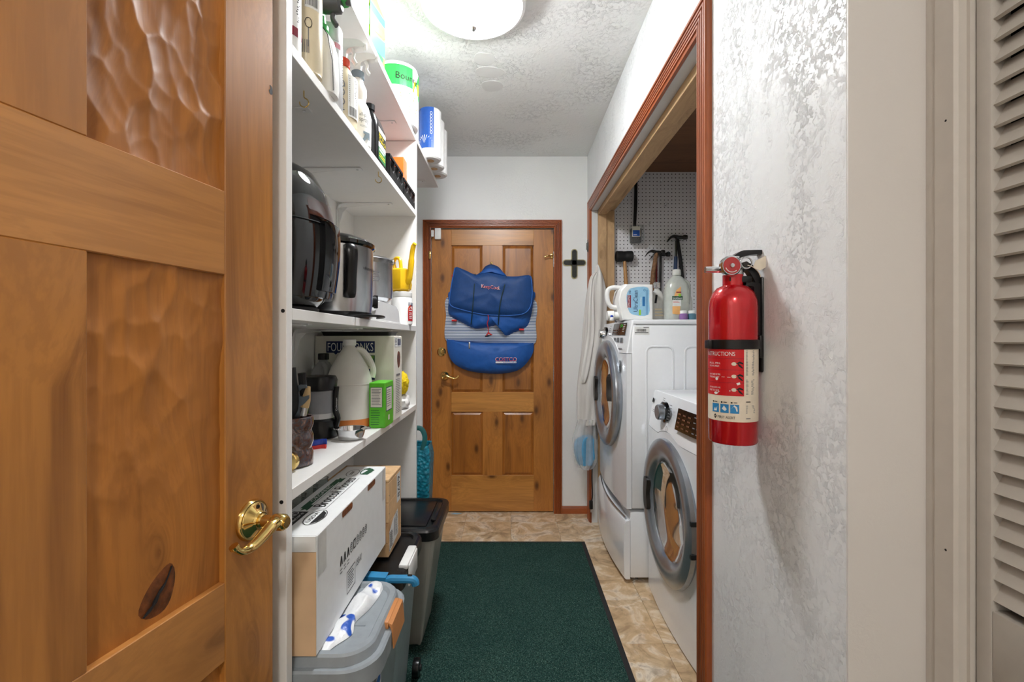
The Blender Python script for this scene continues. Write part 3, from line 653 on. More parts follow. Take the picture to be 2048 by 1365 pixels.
# ---------------------------------------------------------------- middle shelf: kitchen goods
t = thing('air_fryer', 'glossy black egg-shaped air fryer on the middle shelf', 'air fryer', (-.588, 1.108, ZB), radians(14))
part('body', 'black_gloss', t, lambda b: b.lathe([(.105, .012), (.125, .03), (.145, .10), (.153, .17), (.15, .23), (.135, .29), (.105, .34), (.06, .367), (.0, .374)], (0, 0, 0), 48, sx=.98, sy=1.02))
part('foot_base', 'black_matte', t, lambda b: b.lathe([(.11, 0), (.112, .012), (.1, .016)], (0, 0, 0), 32))
part('seam', 'dark', t, lambda b: b.lathe([(.1535, .206), (.1545, .2075), (.1535, .209)], (0, 0, 0), 48, sx=.98, sy=1.02, cap=(False, False)))
def wedge(b, r0, a0, a1, z0, z1, off, k=10):
    R = []
    for j in range(k + 1):
        z = z0 + (z1 - z0) * j / k
        rr = .153 - max(0, z - .17) ** 2 * 1.6 - max(0, .17 - z) ** 2 * .8
        R.append([(cos(a0 + (a1 - a0) * i / 12) * (rr + off), sin(a0 + (a1 - a0) * i / 12) * (rr + off), z) for i in range(13)] + [(cos(a1 - (a1 - a0) * i / 12) * (rr - .02), sin(a1 - (a1 - a0) * i / 12) * (rr - .02), z) for i in range(13)])
    b.loft(R)
part('drawer', 'black_gloss', t, lambda b: wedge(b, .15, radians(-58), radians(35), .035, .2, .004))
part('drawer_handle', 'black_gloss', t, lambda b: wedge(b, .15, radians(-32), radians(-6), .05, .212, .013))
mat('screen_brown', (60, 32, 24), .1, coat=.5)
part('control_screen', 'screen_brown', t, lambda b: wedge(b, .15, radians(-44), radians(-6), .222, .262, .002))
# slow cooker
t = thing('slow_cooker', 'oval stainless slow cooker with black handle and dial', 'slow cooker', (-.566, 1.43, ZB), radians(-50))
part('base', 'black_plastic', t, lambda b: b.lathe([(.125, .0), (.13, .008), (.132, .018)], (0, 0, 0), 40, sx=1.12, sy=.9))
part('body', 'steel', t, lambda b: b.lathe([(.13, .018), (.134, .05), (.137, .205), (.136, .215)], (0, 0, 0), 48, sx=1.12, sy=.9))
part('rim', 'black_gloss', t, lambda b: b.lathe([(.136, .213), (.142, .218), (.143, .228), (.137, .234), (.13, .234)], (0, 0, 0), 48, sx=1.12, sy=.9))
part('lid', 'black_gloss', t, lambda b: b.lathe([(.132, .232), (.12, .243), (.09, .254), (.05, .26), (0, .262)], (0, 0, 0), 40, sx=1.12, sy=.9))
part('lid_knob', 'black_plastic', t, lambda b: b.lathe([(.014, .258), (.012, .27), (.022, .276), (.02, .284), (0, .286)], (0, 0, 0), 20))
for s_ in (1, -1):
    part('handle', 'black_plastic', t, lambda b: b.tube(smoothpath([(s_ * .148, 0, .205), (s_ * .172, 0, .20), (s_ * .176, 0, .17), (s_ * .168, 0, .12), (s_ * .164, 0, .075), (s_ * .156, 0, .06)], 5), .017, 10, .55, up=(0.2, 0, 1)))
k_ = part('dial', 'black_plastic', t, lambda b: b.lathe([(.026, .117), (.026, .127), (.02, .13), (.018, .145), (0, .146)], (0, 0, .062), 24, axis='Y'))
part('dial_grip', 'black_plastic', k_, lambda b: b.box(-.006, .14, .04, .006, .154, .084, .003)); part('dial_plate', 'chrome', t, lambda b: b.lathe([(.03, .112), (.03, .1205)], (0, 0, .062), 24, axis='Y'))
D = Decal(cylmap((0, 0, 0), .1373, radians(46), 1.12, .9), t); D.text('ink', 'Hamilton Beach', -.05, .145, .03, .154, .002); D.build()
part('power_cord', 'black_plastic', t, lambda b: b.tube(smoothpath([(.10, -.06, .006), (.16, .02, .006), (.185, .06, .005), (.16, .10, .005), (.11, .125, .005), (.05, .13, .005)], 5), .0035, 8))
# steel pot
t = thing('steel_pot', 'round stainless steel insert pot with a flared rim', 'pot', (-.585, 1.775, ZB))
part('stand', 'black_plastic', t, lambda b: b.lathe([(.09, 0), (.09, .07), (.07, .078)], (0, 0, 0), 32))
part('bowl', 'steel', t, lambda b: b.lathe([(.07, .076), (.105, .082), (.118, .095), (.12, .12), (.12, .225), (.128, .235), (.131, .24), (.128, .243)], (0, 0, 0), 48))
part('lid', 'steel', t, lambda b: b.lathe([(.128, .243), (.11, .252), (.06, .258), (0, .26)], (0, 0, 0), 40))
D = Decal(cylmap((0, 0, 0), .1203, radians(-48)), t); D.lines('ink_grey', -.015, .15, .02, .19, 6, .5); D.build()
part('latch', 'chrome', t, lambda b: b.box(.118, -.03, .228, .136, -.014, .244, .002))
# white bracket-like tray
t = thing('white_tray', 'low white plastic tray with sloping ends at the middle shelf front', 'tray', (-.478, 1.70, ZB))
part('tray_body', 'white_plastic', t, lambda b: b.prism([(-.20, 0), (.16, 0), (.14, .05), (.10, .066), (-.12, .07), (-.145, .064)], lambda a, c_, h_: (h_, a, c_), -.024, .024))
part('lip', 'white_plastic', t, lambda b: b.box(-.028, -.2, 0, .026, .162, .004, .001))
# white tub and yellow watering can
t = thing('powder_tub', 'white screw-lid tub with a red label under the watering can', 'tub', (-.487, 2.03, ZB))
part('body', 'white_plastic', t, lambda b: b.lathe([(.042, 0), (.046, .005), (.046, .118), (.041, .126)], (0, 0, 0), 32)); part('lid', 'white_plastic', t, lambda b: b.lathe([(.044, .124), (.045, .127), (.045, .144), (.042, .148), (0, .148)], (0, 0, 0), 32))
D = Decal(cylmap((0, 0, 0), .0462, radians(-42)), t); D.rect('ink_red', .0, .018, .06, .075, n=6); D.disc('spray_red', .02, .07, .02, .02, .0009); D.lines('ink_white', .004, .06, .03, .074, 2, .5, .0018); D.lines('ink_white', .006, .025, .03, .055, 4, .5, .0016); D.lines('ink_navy', .002, .084, .04, .1, 7, .5, .0018, vert=True); D.build()
t = thing('watering_can', 'yellow plastic watering can standing on the white tub', 'watering can', (-.497, 2.03, ZB + .149), radians(-35)); t.scale = (1.2, 1.2, 1.12)
mat('can_yellow', (250, 200, 24), .32, var=.03)
part('body', 'can_yellow', t, lambda b: b.lathe([(.036, 0), (.046, .008), (.049, .026), (.041, .085), (.034, .09), (.0, .091)], (0, 0, 0), 8, sx=1.05, sy=.8))
part('spout', 'can_yellow', t, lambda b: b.tube(smoothpath([(.04, 0, .03), (.052, 0, .05), (.06, 0, .09), (.066, 0, .14), (.074, 0, .172), (.082, 0, .182)], 4), [.012] * 5 + [.011] * 6 + [.009] * 6 + [.0075] * 4, 10))
part('handle', 'can_yellow', t, lambda b: b.tube(smoothpath([(-.022, 0, .086), (-.032, 0, .12), (-.018, 0, .136), (.002, 0, .128), (.008, 0, .088)], 4), .0065, 8))
# ---------------------------------------------------------------- lower shelf
m, nt, bs = newmat('speckled_jar')
v = coords(nt); a = noi(nt, v, 55, 5, .6, 1.2)
nt.links.new(ramp(nt, a, [(.3, lin((30, 22, 20))), (.45, lin((96, 58, 44))), (.55, lin((70, 74, 84))), (.66, lin((150, 110, 92))), (.8, lin((190, 190, 196)))]), bs.inputs['Base Color'])
bs.inputs['Roughness'].default_value = .12; bs.inputs['Coat Weight'].default_value = .6
mat('bristle', (206, 176, 128), .7, bmp=.4, bscale=300); mat('tool_orange', (232, 120, 40), .4); mat('wrench_grey', (120, 128, 136), .3, .8)
t = thing('tool_jar', 'bulging brown speckled jar holding tools at the near end of the lower shelf', 'jar', (-.533, 1.115, ZA))
part('jar_body', 'speckled_jar', t, lambda b: b.lathe([(.04, 0), (.045, .004), (.046, .03), (.041, .042), (.046, .058), (.046, .072), (.041, .085), (.046, .1), (.046, .118), (.043, .12), (.041, .118), (.04, .03), (.0, .02)], (0, 0, 0), 32))
gj = 'tools standing in the speckled jar'
t = tag(part('pliers', 'black_matte', None, lambda b: [b.tube(smoothpath([(-.535, 1.105, ZA + .03), (-.53, 1.10, ZA + .11), (-.522, 1.095, ZA + .16), (-.524, 1.09, ZA + .215), (-.526, 1.09, ZA + .24)], 4), [.007] * 6 + [.011] * 5 + [.010] * 6, 10), b.tube(smoothpath([(-.53, 1.12, ZA + .03), (-.52, 1.125, ZA + .11), (-.512, 1.125, ZA + .16), (-.515, 1.12, ZA + .225)], 4), .0095, 10)]), 'black-handled pliers standing tallest in the speckled jar', 'pliers')
wf = planar((-.513, 1.10, ZA + .165), (1, .1, 0), (0, -.05, 1))
def wr(b):
    out = [(-.012, -.13), (.0, -.13), (.002, -.02), (.014, -.012), (.024, .0), (.024, .008), (.012, .004), (.002, .006), (.0, .016), (.008, .024), (.02, .026), (.018, .033), (.004, .034), (-.012, .026), (-.02, .01), (-.018, -.008), (-.011, -.02)]
    b.prism(out, wf, -.003, .003)
tag(part('wrench', 'wrench_grey', None, wr), 'open-ended steel wrench standing in the speckled jar', 'wrench')
def brush(label, x, y, tx, ty, L, m2):
    t = thing('paintbrush', label, 'brush', (x, y, ZA + .024), group='paintbrushes in the speckled jar')
    A = Vector((0, 0, 0)); U = Vector((tx, ty, 1)).normalized()
    part('handle', m2, t, lambda b: b.tube([A + U * .01, A + U * .05, A + U * .09], [.005, .008, .007], 8))
    part('ferrule', 'chrome', t, lambda b: b.tube([A + U * .088, A + U * .122], [.0085, .010], 10, .6))
    part('bristles', 'bristle', t, lambda b: b.tube([A + U * .12, A + U * (L * .8), A + U * L], [.010, .011, .005], 10, .6))
brush('paintbrush with pale bristles leaning to the right in the speckled jar', -.522, 1.10, .17, .05, .172, 'hickory')
brush('paintbrush with an orange handle behind the pale-bristled one in the jar', -.53, 1.13, .03, .06, .16, 'tool_orange')
tag(part('jar_lid', 'brass', None, lambda b: b.lathe([(.0, 0), (.020, 0), (.0225, .002), (.0225, .011), (.0205, .013), (.0195, .005), (0, .005)], (-.518, 1.055, ZA + .0228), 28, axis='Y').xf(Matrix.Identity(4))), 'small brass jar lid standing on edge by the speckled jar', 'lid')
t = thing('lantern', 'black camping lantern with a frosted grey window', 'lantern', (-.603, 1.435, ZA), radians(-20))
mat('frost', (150, 152, 156), .35, trans=.15)
part('base', 'black_plastic', t, lambda b: b.lathe([(.048, 0), (.054, .004), (.054, .03), (.05, .04), (.05, .055), (.044, .062)], (0, 0, 0), 32))
part('globe', 'frost', t, lambda b: b.lathe([(.043, .06), (.043, .15)], (0, 0, 0), 32)); part('reflector', 'can_silver', t, lambda b: b.lathe([(.0436, .062), (.0436, .078)], (0, 0, 0), 32))
part('top_cap', 'black_plastic', t, lambda b: b.lathe([(.045, .148), (.051, .152), (.053, .18), (.048, .192), (.03, .195), (0, .195)], (0, 0, 0), 32))
for k in range(3):
    q = radians(18 + k * 120); part('guard', 'black_plastic', t, lambda b: b.tube(smoothpath([(cos(q) * .05, sin(q) * .05, .03), (cos(q) * .057, sin(q) * .057, .06), (cos(q) * .05, sin(q) * .05, .085), (cos(q) * .05, sin(q) * .05, .13), (cos(q) * .053, sin(q) * .053, .16)], 3), .009, 8))
D = Decal(cylmap((0, 0, 0), .0597, radians(5)), t); D.text('ink_white', 'Coleman', -.004, .085, .004, .125, .001, rot=1); D.build()
# gallon jug, square-handled bottle
mat('hdpe', (242, 240, 232), .42, trans=.18, var=.02); mat('amber', (232, 140, 70), .3, trans=.2); mat('hdpe_grey', (172, 174, 174), .4, trans=.15)
JP = [(.066, 0), (.074, .006), (.076, .02), (.076, .16), (.074, .175), (.062, .21), (.04, .25), (.024, .275), (.019, .283), (.019, .29)]
t = thing('gallon_jug', 'translucent gallon jug with a little orange liquid at the bottom', 'jug', (-.572, 1.612, ZA), radians(20))
part('body', 'hdpe', t, lambda b: b.lathe([(r_, z) for r_, z in JP if z > .03 or 1], (0, 0, 0), 40, p=2.25)); part('cap', 'white_plastic', t, lambda b: b.lathe([(.02, .286), (.0225, .287), (.0225, .306), (.02, .308), (0, .308)], (0, 0, 0), 24))
part('liquid', 'amber', t, lambda b: b.lathe([(.0665, .0005), (.0748, .006), (.0768, .02), (.0768, .034)], (0, 0, 0), 40, p=2.25))
part('handle', 'hdpe', t, lambda b: b.tube(smoothpath([(.022, 0, .274), (.045, 0, .266), (.068, 0, .235), (.08, 0, .20), (.076, 0, .172)], 5), .011, 10)); part('ridge', 'hdpe', t, lambda b: b.lathe([(.0762, .15), (.0772, .153), (.0762, .156)], (0, 0, 0), 40, p=2.25, cap=(False, False)))
t = thing('handled_bottle', 'grey bottle with a black cap and a handle behind the lantern', 'bottle', (-.682, 1.655, ZA))
part('body', 'hdpe_grey', t, lambda b: b.loft([[(x, y, z) for x, y in rrect(-.035 + i, -.045 + i, .035 - i, .045 - i, .012)] for z, i in ((0, .002), (.004, 0), (.16, 0), (.2, .006), (.225, .02))]))
part('neck', 'hdpe_grey', t, lambda b: b.lathe([(.018, .22), (.014, .235)], (-.0, 0, 0), 20)); part('cap', 'black_plastic', t, lambda b: b.lathe([(.019, .235), (.019, .256), (.017, .258)], (0, 0, 0), 24))
part('handle', 'hdpe_grey', t, lambda b: b.tube(smoothpath([(.012, -.03, .222), (.028, -.046, .21), (.03, -.055, .17), (.026, -.05, .11)], 5), .009, 10))
# vinegar carton
mat('carton_white', (232, 228, 216), .55, var=.02)
t, hx, hy, h = carton('vinegar_carton', 'large white carton with navy lettering behind the gallon jug', 'carton', SB + .008, 1.722, ZA, -.442, 1.842, ZA + .322, 'carton_white')
part('hand_hole', 'knot', t, lambda b: b.prism(smooth2([(.045, .225), (.06, .20), (.075, .2), (.088, .215), (.088, .25), (.07, .262), (.05, .255)], 3), lambda a, c_, q: (hx + q, a - hy, c_), -.001, .0008))
D = Decal(planar((-hx, -hy, 0), (1, 0, 0), (0, 0, 1)), t)
S = 528.
def bx(px): return (px - 1022) / S + .442 + 2 * hx
def bz(py): return CAMZ - (py - 680) / S - ZA
D.rect('ink_navy', bx(653), bz(706), bx(750), bz(683)); D.text('ink_white', 'FOUR MONKS', bx(656), bz(703), bx(747), bz(686), .0013); D.poly('ink_navy', [(bx(668), bz(706)), (bx(676), bz(706)), (bx(672), bz(710))])
D.rect('ink_green', bx(738), bz(734), bx(750), bz(711), .0008, name='print'); D.rect('ink_navy', bx(738), bz(760), bx(750), bz(738), .0008, name='print')
for i in range(5): D.poly('pack_lime', [(bx(744), bz(734)), (bx(739 + i * 2), bz(712)), (bx(740 + i * 2), bz(712))], .0014, 'print')
D.build()
D = Decal(planar((hx, -hy, 0), (0, 1, 0), (0, 0, 1)), t); D.rect('ink_white', .008, .28, .1, .315, .0005); D.lines('ink_navy', .05, .285, .1, .312, 14, .5, vert=True); D.lines('ink_grey', .012, .285, .04, .312, 5, .4)
D.lines('ink_grey', .03, .165, .09, .175, 1, .8); D.lines('ink_grey', .02, .02, .1, .155, 20, .3, rag=.4); D.build()
t = thing('baking_pan', 'dark flat baking pan lying on top of the white vinegar carton', 'pan', (-.59, 1.782, ZA + .3225))
part('pan_base', 'black_matte', t, lambda b: b.loft([[(x, y, z) for x, y in rrect(-.13 - i, -.05 - i, .13 + i, .05 + i, .02)] for z, i in ((0, 0), (.012, .004), (.014, .008), (.0155, .008), (.0135, .002), (.003, -.002))]))
# green carton
mat('box_green', (92, 190, 44), .4); mat('box_pale', (222, 218, 206), .5)
t, hx, hy, h = carton('green_carton', 'small bright green carton with printed instructions', 'carton', -.492, 1.577, ZA, -.437, 1.688, ZA + .158, 'box_green')
D = Decal(planar((-hx, -hy, 0), (1, 0, 0), (0, 0, 1)), t); D.rect('ink_navy', .005, .072, .046, .142, .0005); D.rect('box_pale', .006, .073, .045, .141, .0008); D.lines('ink_grey', .009, .078, .042, .136, 11, .4); D.lines('ink_green', .006, .006, .04, .062, 7, .22); D.build()
D = Decal(planar((hx, -hy, 0), (0, 1, 0), (0, 0, 1)), t); D.rect('ink_navy', .015, .055, .09, .14, .0005); D.rect('box_pale', .018, .058, .087, .137, .0008); D.lines('ink_grey', .024, .066, .08, .13, 8, .3); D.rect('box_pale', .04, .022, .06, .04); D.build()
# steel dish, clamps, cloths
t = thing('steel_dish', 'small polished steel pouring dish in front of the gallon jug', 'dish', (-.494, 1.405, ZA))
part('bowl', 'chrome', t, lambda b: b.lathe([(.03, 0), (.036, .003), (.041, .02), (.044, .032), (.0465, .035), (.043, .034), (.039, .02), (.034, .006), (0, .005)], (0, 0, 0), 36))
for s_ in (-1, 1): part('spout', 'chrome', t, lambda b: b.prism(smooth2([(s_ * .036, -.016), (s_ * .058, -.006), (s_ * .059, .006), (s_ * .036, .016)], 3), lambda a, c_, q: (a, c_, q + abs(a) * .1), .027, .031))
mat('clamp_blue', (30, 64, 170), .3); mat('clamp_red', (212, 48, 44), .3)
for i, (x, y, z, nm) in enumerate(((-.548, 1.285, ZA, 'red'), (-.55, 1.29, ZA + .0098, 'blue'))):
    t = thing('spring_clamp', nm + ' plastic spring clamp lying on the lower shelf by the speckled jar', 'clamp', (x, y, z), radians(20 + 15 * i), group='spring clamps'); t.scale = (.55, .8, .8)
    mm = 'clamp_' + nm; hh = .012 if nm == 'red' else .018
    part('jaw', mm, t, lambda b: b.prism(smooth2([(-.04, -.012), (-.01, -.014), (.02, -.008), (.042, -.014), (.044, -.006), (.02, .001), (.0, .0), (-.04, -.004)], 3), lambda a, c_, q: (a, c_, q), 0, hh))
    part('jaw', mm if nm == 'red' else 'black_plastic', t, lambda b: b.prism(smooth2([(-.04, .012), (-.01, .014), (.02, .008), (.042, .014), (.044, .006), (.02, .002), (.0, .002), (-.04, .004)], 3), lambda a, c_, q: (a, c_, q), 0, hh))
mat('cloth_white', (236, 234, 230), .8, bmp=.3, bscale=60, bdist=.004); mat('yarn_yellow', (246, 214, 30), .8, bmp=.9, bscale=90, bdist=.01)
def wad(name, label, cat, loc, rx, ry, rz, m, amp, fr, seed, n=28):
    def f(b):
        b.sphere((0, 0, 0), 1, 1, 1, n)
        for v in b.bm.verts:
            k = 1 + amp * noise.noise(v.co * fr + Vector((seed, seed, seed)))
            v.co = Vector((v.co.x * rx * k, v.co.y * ry * k, max(-rz, v.co.z * rz * 1.15 * k)))
    o = part(name, m, None, f, 60); o.location = loc; return tag(o, label, cat)
wad('cloth', 'crumpled white cloth at the far end of the lower shelf', 'cloth', (-.485, 2.03, ZA + .03), .032, .05, .03, 'cloth_white', .5, 2.4, 2)
wad('duster', 'fluffy yellow duster resting on the white cloth', 'duster', (-.485, 2.02, ZA + .112), .03, .04, .046, 'yarn_yellow', .35, 3.4, 5)

# ---------------------------------------------------------------- under the shelves
mat('kraft', (222, 188, 150), .75, var=.08, scale=12); mat('box_white', (236, 238, 238), .6, var=.02); mat('tape', (214, 214, 210), .3)
Bx0, Bx1, By0, By1, Bz0, Bz1 = -.532, -.407, .952, 1.478, .574, .826
t = thing('broccoli_carton', 'long white carton with green produce lettering under the lower shelf', 'carton', (Bx0, By0, Bz0))
W_, L_, H_ = Bx1 - Bx0, By1 - By0, Bz1 - Bz0
part('carton_body', 'box_white', t, lambda b: b.box(0, .0015, 0, W_, L_, H_, .002, 1)); part('end_flap', 'kraft', t, lambda b: b.box(.001, -.001, .001, W_ - .001, .0014, H_ - .034)); part('end_flap', 'box_white', t, lambda b: b.box(.001, -.002, H_ - .033, W_ - .001, .0014, H_ - .001))
D = Decal(planar((0, 0, H_), (0, 1, 0), (-1, 0, 0)), t)   # top: reads along the depth; a = depth, b = -x
f0 = D.f; D.f = lambda a, c_, h=0: Vector((W_ - c_, a, H_ + h))
D.rect('ink', .02, .076, .135, .112); D.text('ink_white', 'KIRKLAND', .025, .094, .13, .109, .0013); D.text('ink_white', 'Signature', .035, .079, .125, .091, .0013)
D.ring('ink', .10, .045, .045, .022, .002); D.text('ink', 'USDA', .07, .047, .13, .056, .001); D.poly('ink', [(.06, .042), (.14, .042), (.125, .03), (.1, .025), (.075, .03)], .001, 'print')
D.rect('ink_green', .155, .09, .385, .106); D.poly('ink_green', [(.14, .083), (.18, .083), (.18, .1), (.14, .1), (.15, .0915)], .0005); D.poly('ink_green', [(.36, .083), (.40, .083), (.39, .0915), (.40, .1), (.36, .1)], .0005)
D.text('ink_white', 'ORGANIC', .2, .0925, .33, .1035, .0013); D.text('ink', 'Broccoli Florets', .165, .05, .395, .08, .001)
for r_ in ((.15, .084, .40, .085), (.15, .042, .40, .043), (.15, .042, .151, .084)): D.rect('ink', *r_, .0009, name='print')
D.ring('ink', .45, .08, .035, .018, .0015); D.lines('ink', .43, .076, .47, .085, 2, .5, .001); D.poly('ink_green', [(.43, .03), (.48, .022), (.505, .045), (.49, .06), (.48, .042), (.44, .05)], .0007, 'print'); D.ring('ink_green', .465, .042, .033, .018, .003); D.build()
D = Decal(planar((W_, 0, 0), (0, 1, 0), (0, 0, 1)), t)
for a0 in (.145, .34): part('slot', 'knot', t, lambda b: b.prism(rrect(a0, H_ - .02, a0 + .07, H_ - .004, .006), lambda a, c_, q: (W_ + q, a, c_), -.001, .0008))
D.rect('tape', .008, H_ - .09, .05, H_ - .004); D.rect('tape', .49, H_ - .1, .515, H_ - .004)
for i in range(9):
    a0 = .13 + i * .023; z = .122
    if i < 3: D.poly('ink', [(a0, z), (a0 + .006, z + .022), (a0 + .012, z + .022), (a0 + .017, z), (a0 + .012, z), (a0 + .009, z + .014), (a0 + .006, z)], .0008, 'print'); D.lines('ink', a0, z - .024, a0 + .017, z - .008, 2, .25, name='print')
    elif i in (4,): D.rect('ink', a0, z, a0 + .017, z + .024, .0008, name='print'); D.rect('box_white', a0 + .003, z + .004, a0 + .014, z + .02, .0012, name='print'); D.text('ink', 'T', a0 + .004, z + .006, a0 + .013, z + .018, .0016)
    else: D.ring('ink', a0 + .008, z + .012, .009, .013, .002); D.lines('ink', a0 + .003, z + .004, a0 + .013, z + .02, 3, .4, name='print')
for r_ in ((.175, .03, .235, .032), (.175, .083, .235, .085), (.175, .03, .1765, .085), (.2335, .03, .235, .085)): D.rect('ink', *r_, .0008, name='print')
D.lines('ink', .182, .038, .228, .078, 6, .3); D.text('ink', '058-KI', .243, .066, .285, .084, .001); D.build()
t = thing('wine_crate', 'narrow pale wooden wine crate behind the white produce carton', 'crate', (-.60, 1.486, .525))
part('side_board', 'crate_wood', t, lambda b: b.box(0, 0, 0, .2, .17, .045, .0015, 1))
for i in range(3): part('side_board', 'crate_wood', t, lambda b: b.box(0, .0005, .046 + i * .066, .2, .1695, .046 + i * .066 + .065, .0015, 1))
part('lid_board', 'crate_wood', t, lambda b: b.box(0, 0, .2445, .2, .083, .254, .0015, 1)); part('lid_board', 'crate_wood', t, lambda b: b.box(0, .0845, .2445, .2, .17, .254, .0015, 1))
D = Decal(planar((.2, 0, 0), (0, 1, 0), (0, 0, 1)), t); D.rect('ink_white', .105, .14, .155, .24); D.text('ink', '6878', .115, .155, .145, .228, .0012, rot=-1)
D.poly('ink_white', [(.01, .012), (.125, .03), (.12, .118), (.06, .108), (.01, .08)]); D.lines('ink', .015, .02, .05, .075, 9, .5, .001, name='barcode'); D.text('ink', 'CHATEAU LA POINTE', .09, .035, .11, .112, .0012, rot=-1); D.lines('ink_grey', .065, .04, .085, .1, 5, .3, .001, 0, vert=True); D.build()
for z in (.02, .075, .14, .2): part('nail', 'dark_steel', t, lambda b: b.lathe([(.002, .2), (.002, .2006)], (0, .008, z), 8, axis='X'))
# glass jars in a row behind the carton, on the rear bin lid
mat('jar_glass', (225, 232, 230), .04, trans=.92)
for i in range(6):
    t = thing('glass_jar', ['nearest of the clear glass jars behind the produce carton', 'second clear glass jar from the near end behind the produce carton', 'third clear glass jar from the near end behind the produce carton', 'third clear glass jar from the far end behind the produce carton', 'second clear glass jar from the far end behind the produce carton', 'farthest of the clear glass jars behind the produce carton'][i], 'jar', (-.585, 1.02 + i * .076, .5735), group='glass jars behind the produce carton')
    part('glass', 'jar_glass', t, lambda b: b.lathe([(.024, 0), (.028, .004), (.028, .17), (.021, .195), (.021, .235), (.023, .238), (.019, .238), (.018, .19), (.025, .168), (.025, .006), (0, .005)], (0, 0, 0), 20))
# grey tote with tan latches
mat('tote_grey', (136, 144, 150), .4); mat('tote_clear', (176, 186, 192), .3, trans=.3); mat('latch_tan', (204, 138, 84), .4); mat('lid_grey', (150, 158, 164), .38)
TX0, TX1, TY0, TY1, TZ = -.735, -.283, .94, 1.275, .572
def rr_ring(z, i, r=.075): return [(x, y, z) for x, y in rrect(TX0 + i, TY0 + i, TX1 - i, TY1 - i, r - i * .6, 7)]
t = thing('storage_tote', 'clear storage tote with a grey lid and tan latch under the produce carton', 'tote', (0, 0, 0))
part('tub', 'tote_clear', t, lambda b: b.loft([rr_ring(.0085, .06), rr_ring(.02, .052), rr_ring(.5, .014), rr_ring(.52, .012)]))
part('lid', 'lid_grey', t, lambda b: b.loft([rr_ring(.505, .006), rr_ring(.506, 0), rr_ring(.545, 0), rr_ring(.549, .004), rr_ring(.549, .014), rr_ring(.567, .018), rr_ring(TZ, .022), rr_ring(TZ, .034), rr_ring(TZ - .009, .04)]), 25)
part('lid_groove', 'tote_grey', t, lambda b: b.box(TX0 + .1, 1.07, TZ - .0092, TX1 - .06, 1.074, TZ - .0082))
lt_ = part('latch', 'latch_tan', t, lambda b: b.box(TX1 - .03, 1.08, .548, TX1 - .008, 1.185, .566, .003))
part('latch_flap', 'latch_tan', lt_, lambda b: b.prism([(TX1 - .009, .564), (TX1 + .001, .56), (TX1 + .006, .505), (TX1 + .003, .503), (TX1, .545)], lambda a, c_, q: (a, q, c_), 1.08, 1.185))
D = Decal(planar((TX1 - .0135, 1.0, .3), (0, 1, 0), (0, 0, 1)), t); D.rect('ink_white', .0, .0, .035, .19); D.poly('pack_blue', [(.0, .15), (.03, .17), (.03, .19), (.0, .185)], .001, 'print'); D.rect('pack_cyan', .002, .03, .03, .07, .001, name='print'); D.build()
for yy in (1.02, 1.2): part('caster', 'black_plastic', t, lambda b: b.lathe([(.02, -.012), (.022, 0), (.02, .012)], (TX1 - .1, yy, .031), 20, axis='Y'))
m, nt, bs = newmat('bag_print'); v = coords(nt)
nt.links.new(mix(nt, ramp(nt, noi(nt, v, 17, 1), [(.64, 0.0), (.66, 1.0)]), lin((240, 242, 244)), lin((40, 90, 190))), bs.inputs['Base Color']); bs.inputs['Roughness'].default_value = .3; bump(nt, bs, noi(nt, v, 40, 3), .6, .006)
tag(part('plastic_bag', 'bag_print', None, lambda b: b.pillow(smooth2([(-.40, .975), (-.385, 1.0), (-.362, 1.04), (-.37, 1.08), (-.352, 1.14), (-.345, 1.21), (-.352, 1.255), (-.385, 1.25), (-.41, 1.15), (-.425, 1.0)], 5), lambda a, c_, h_: (a, c_, .5645 + max(0, h_)), .016, 9, wob=.016, seed=4).box(-.42, .97, .5642, -.41, .98, .5646)), 'crumpled white plastic bag with blue print squeezed under the produce carton', 'bag')
# dustpan
mat('pan_blue', (54, 140, 190), .35)
t = thing('dustpan', 'blue plastic dustpan with its handle sticking out over the grey lid', 'dustpan', (-.33, 1.318, .535))
part('pan', 'pan_blue', t, lambda b: [b.prism([(-.24, -.03), (-.045, -.03), (-.03, .018), (-.24, .03)], lambda a, c_, q: (a, q, c_), -.012, .02)])
part('handle', 'pan_blue', t, lambda b: b.tube(smoothpath([(-.04, 0, .0), (-.02, 0, .008), (.0, 0, .008), (.035, 0, .008), (.05, 0, .004), (.054, 0, -.008)], 4), .0115, 10, 1.0))
part('hang_hole', 'dark', t, lambda b: b.prism(rrect(.03, -.004, .044, .004, .0035, 3), lambda a, c_, q: (a, c_, q), .0185, .0202))
# container with black lid and white clip
def bin_(name, label, x0, x1, y0, y1, h, taper, mb, r=.05, rim=.035, z0=.0085):
    t = thing(name, label, 'bin', (0, 0, 0))
    def R(z, i): return [(x, y, z) for x, y in rrect(x0 + i, y0 + i, x1 - i, y1 - i, max(.01, r - i * .5), 6)]
    part('tub', mb, t, lambda b: b.loft([R(z0, taper + .01), R(z0 + .012, taper), R(h - rim, .012), R(h - rim, .008)]))
    part('lid', 'black_plastic', t, lambda b: b.loft([R(h - rim - .012, .004), R(h - rim - .01, 0), R(h - .012, 0), R(h - .004, .004), R(h, .012), R(h, .026), R(h - .007, .03), R(h - .007, .05)]), 25)
    return t
mat('bin_smoke', (172, 168, 160), .35, trans=.15, var=.04, scale=6)
t = bin_('lidded_bin', 'wheeled bin with a black lid and white clip under the wine crate', -.70, -.325, 1.345, 1.70, .524, .05, 'tote_clear')
part('clip', 'white_plastic', t, lambda b: b.box(-.352, 1.42, .517, -.322, 1.56, .534, .006)); part('clip', 'white_plastic', t, lambda b: b.box(-.324, 1.43, .46, -.318, 1.55, .528, .003))
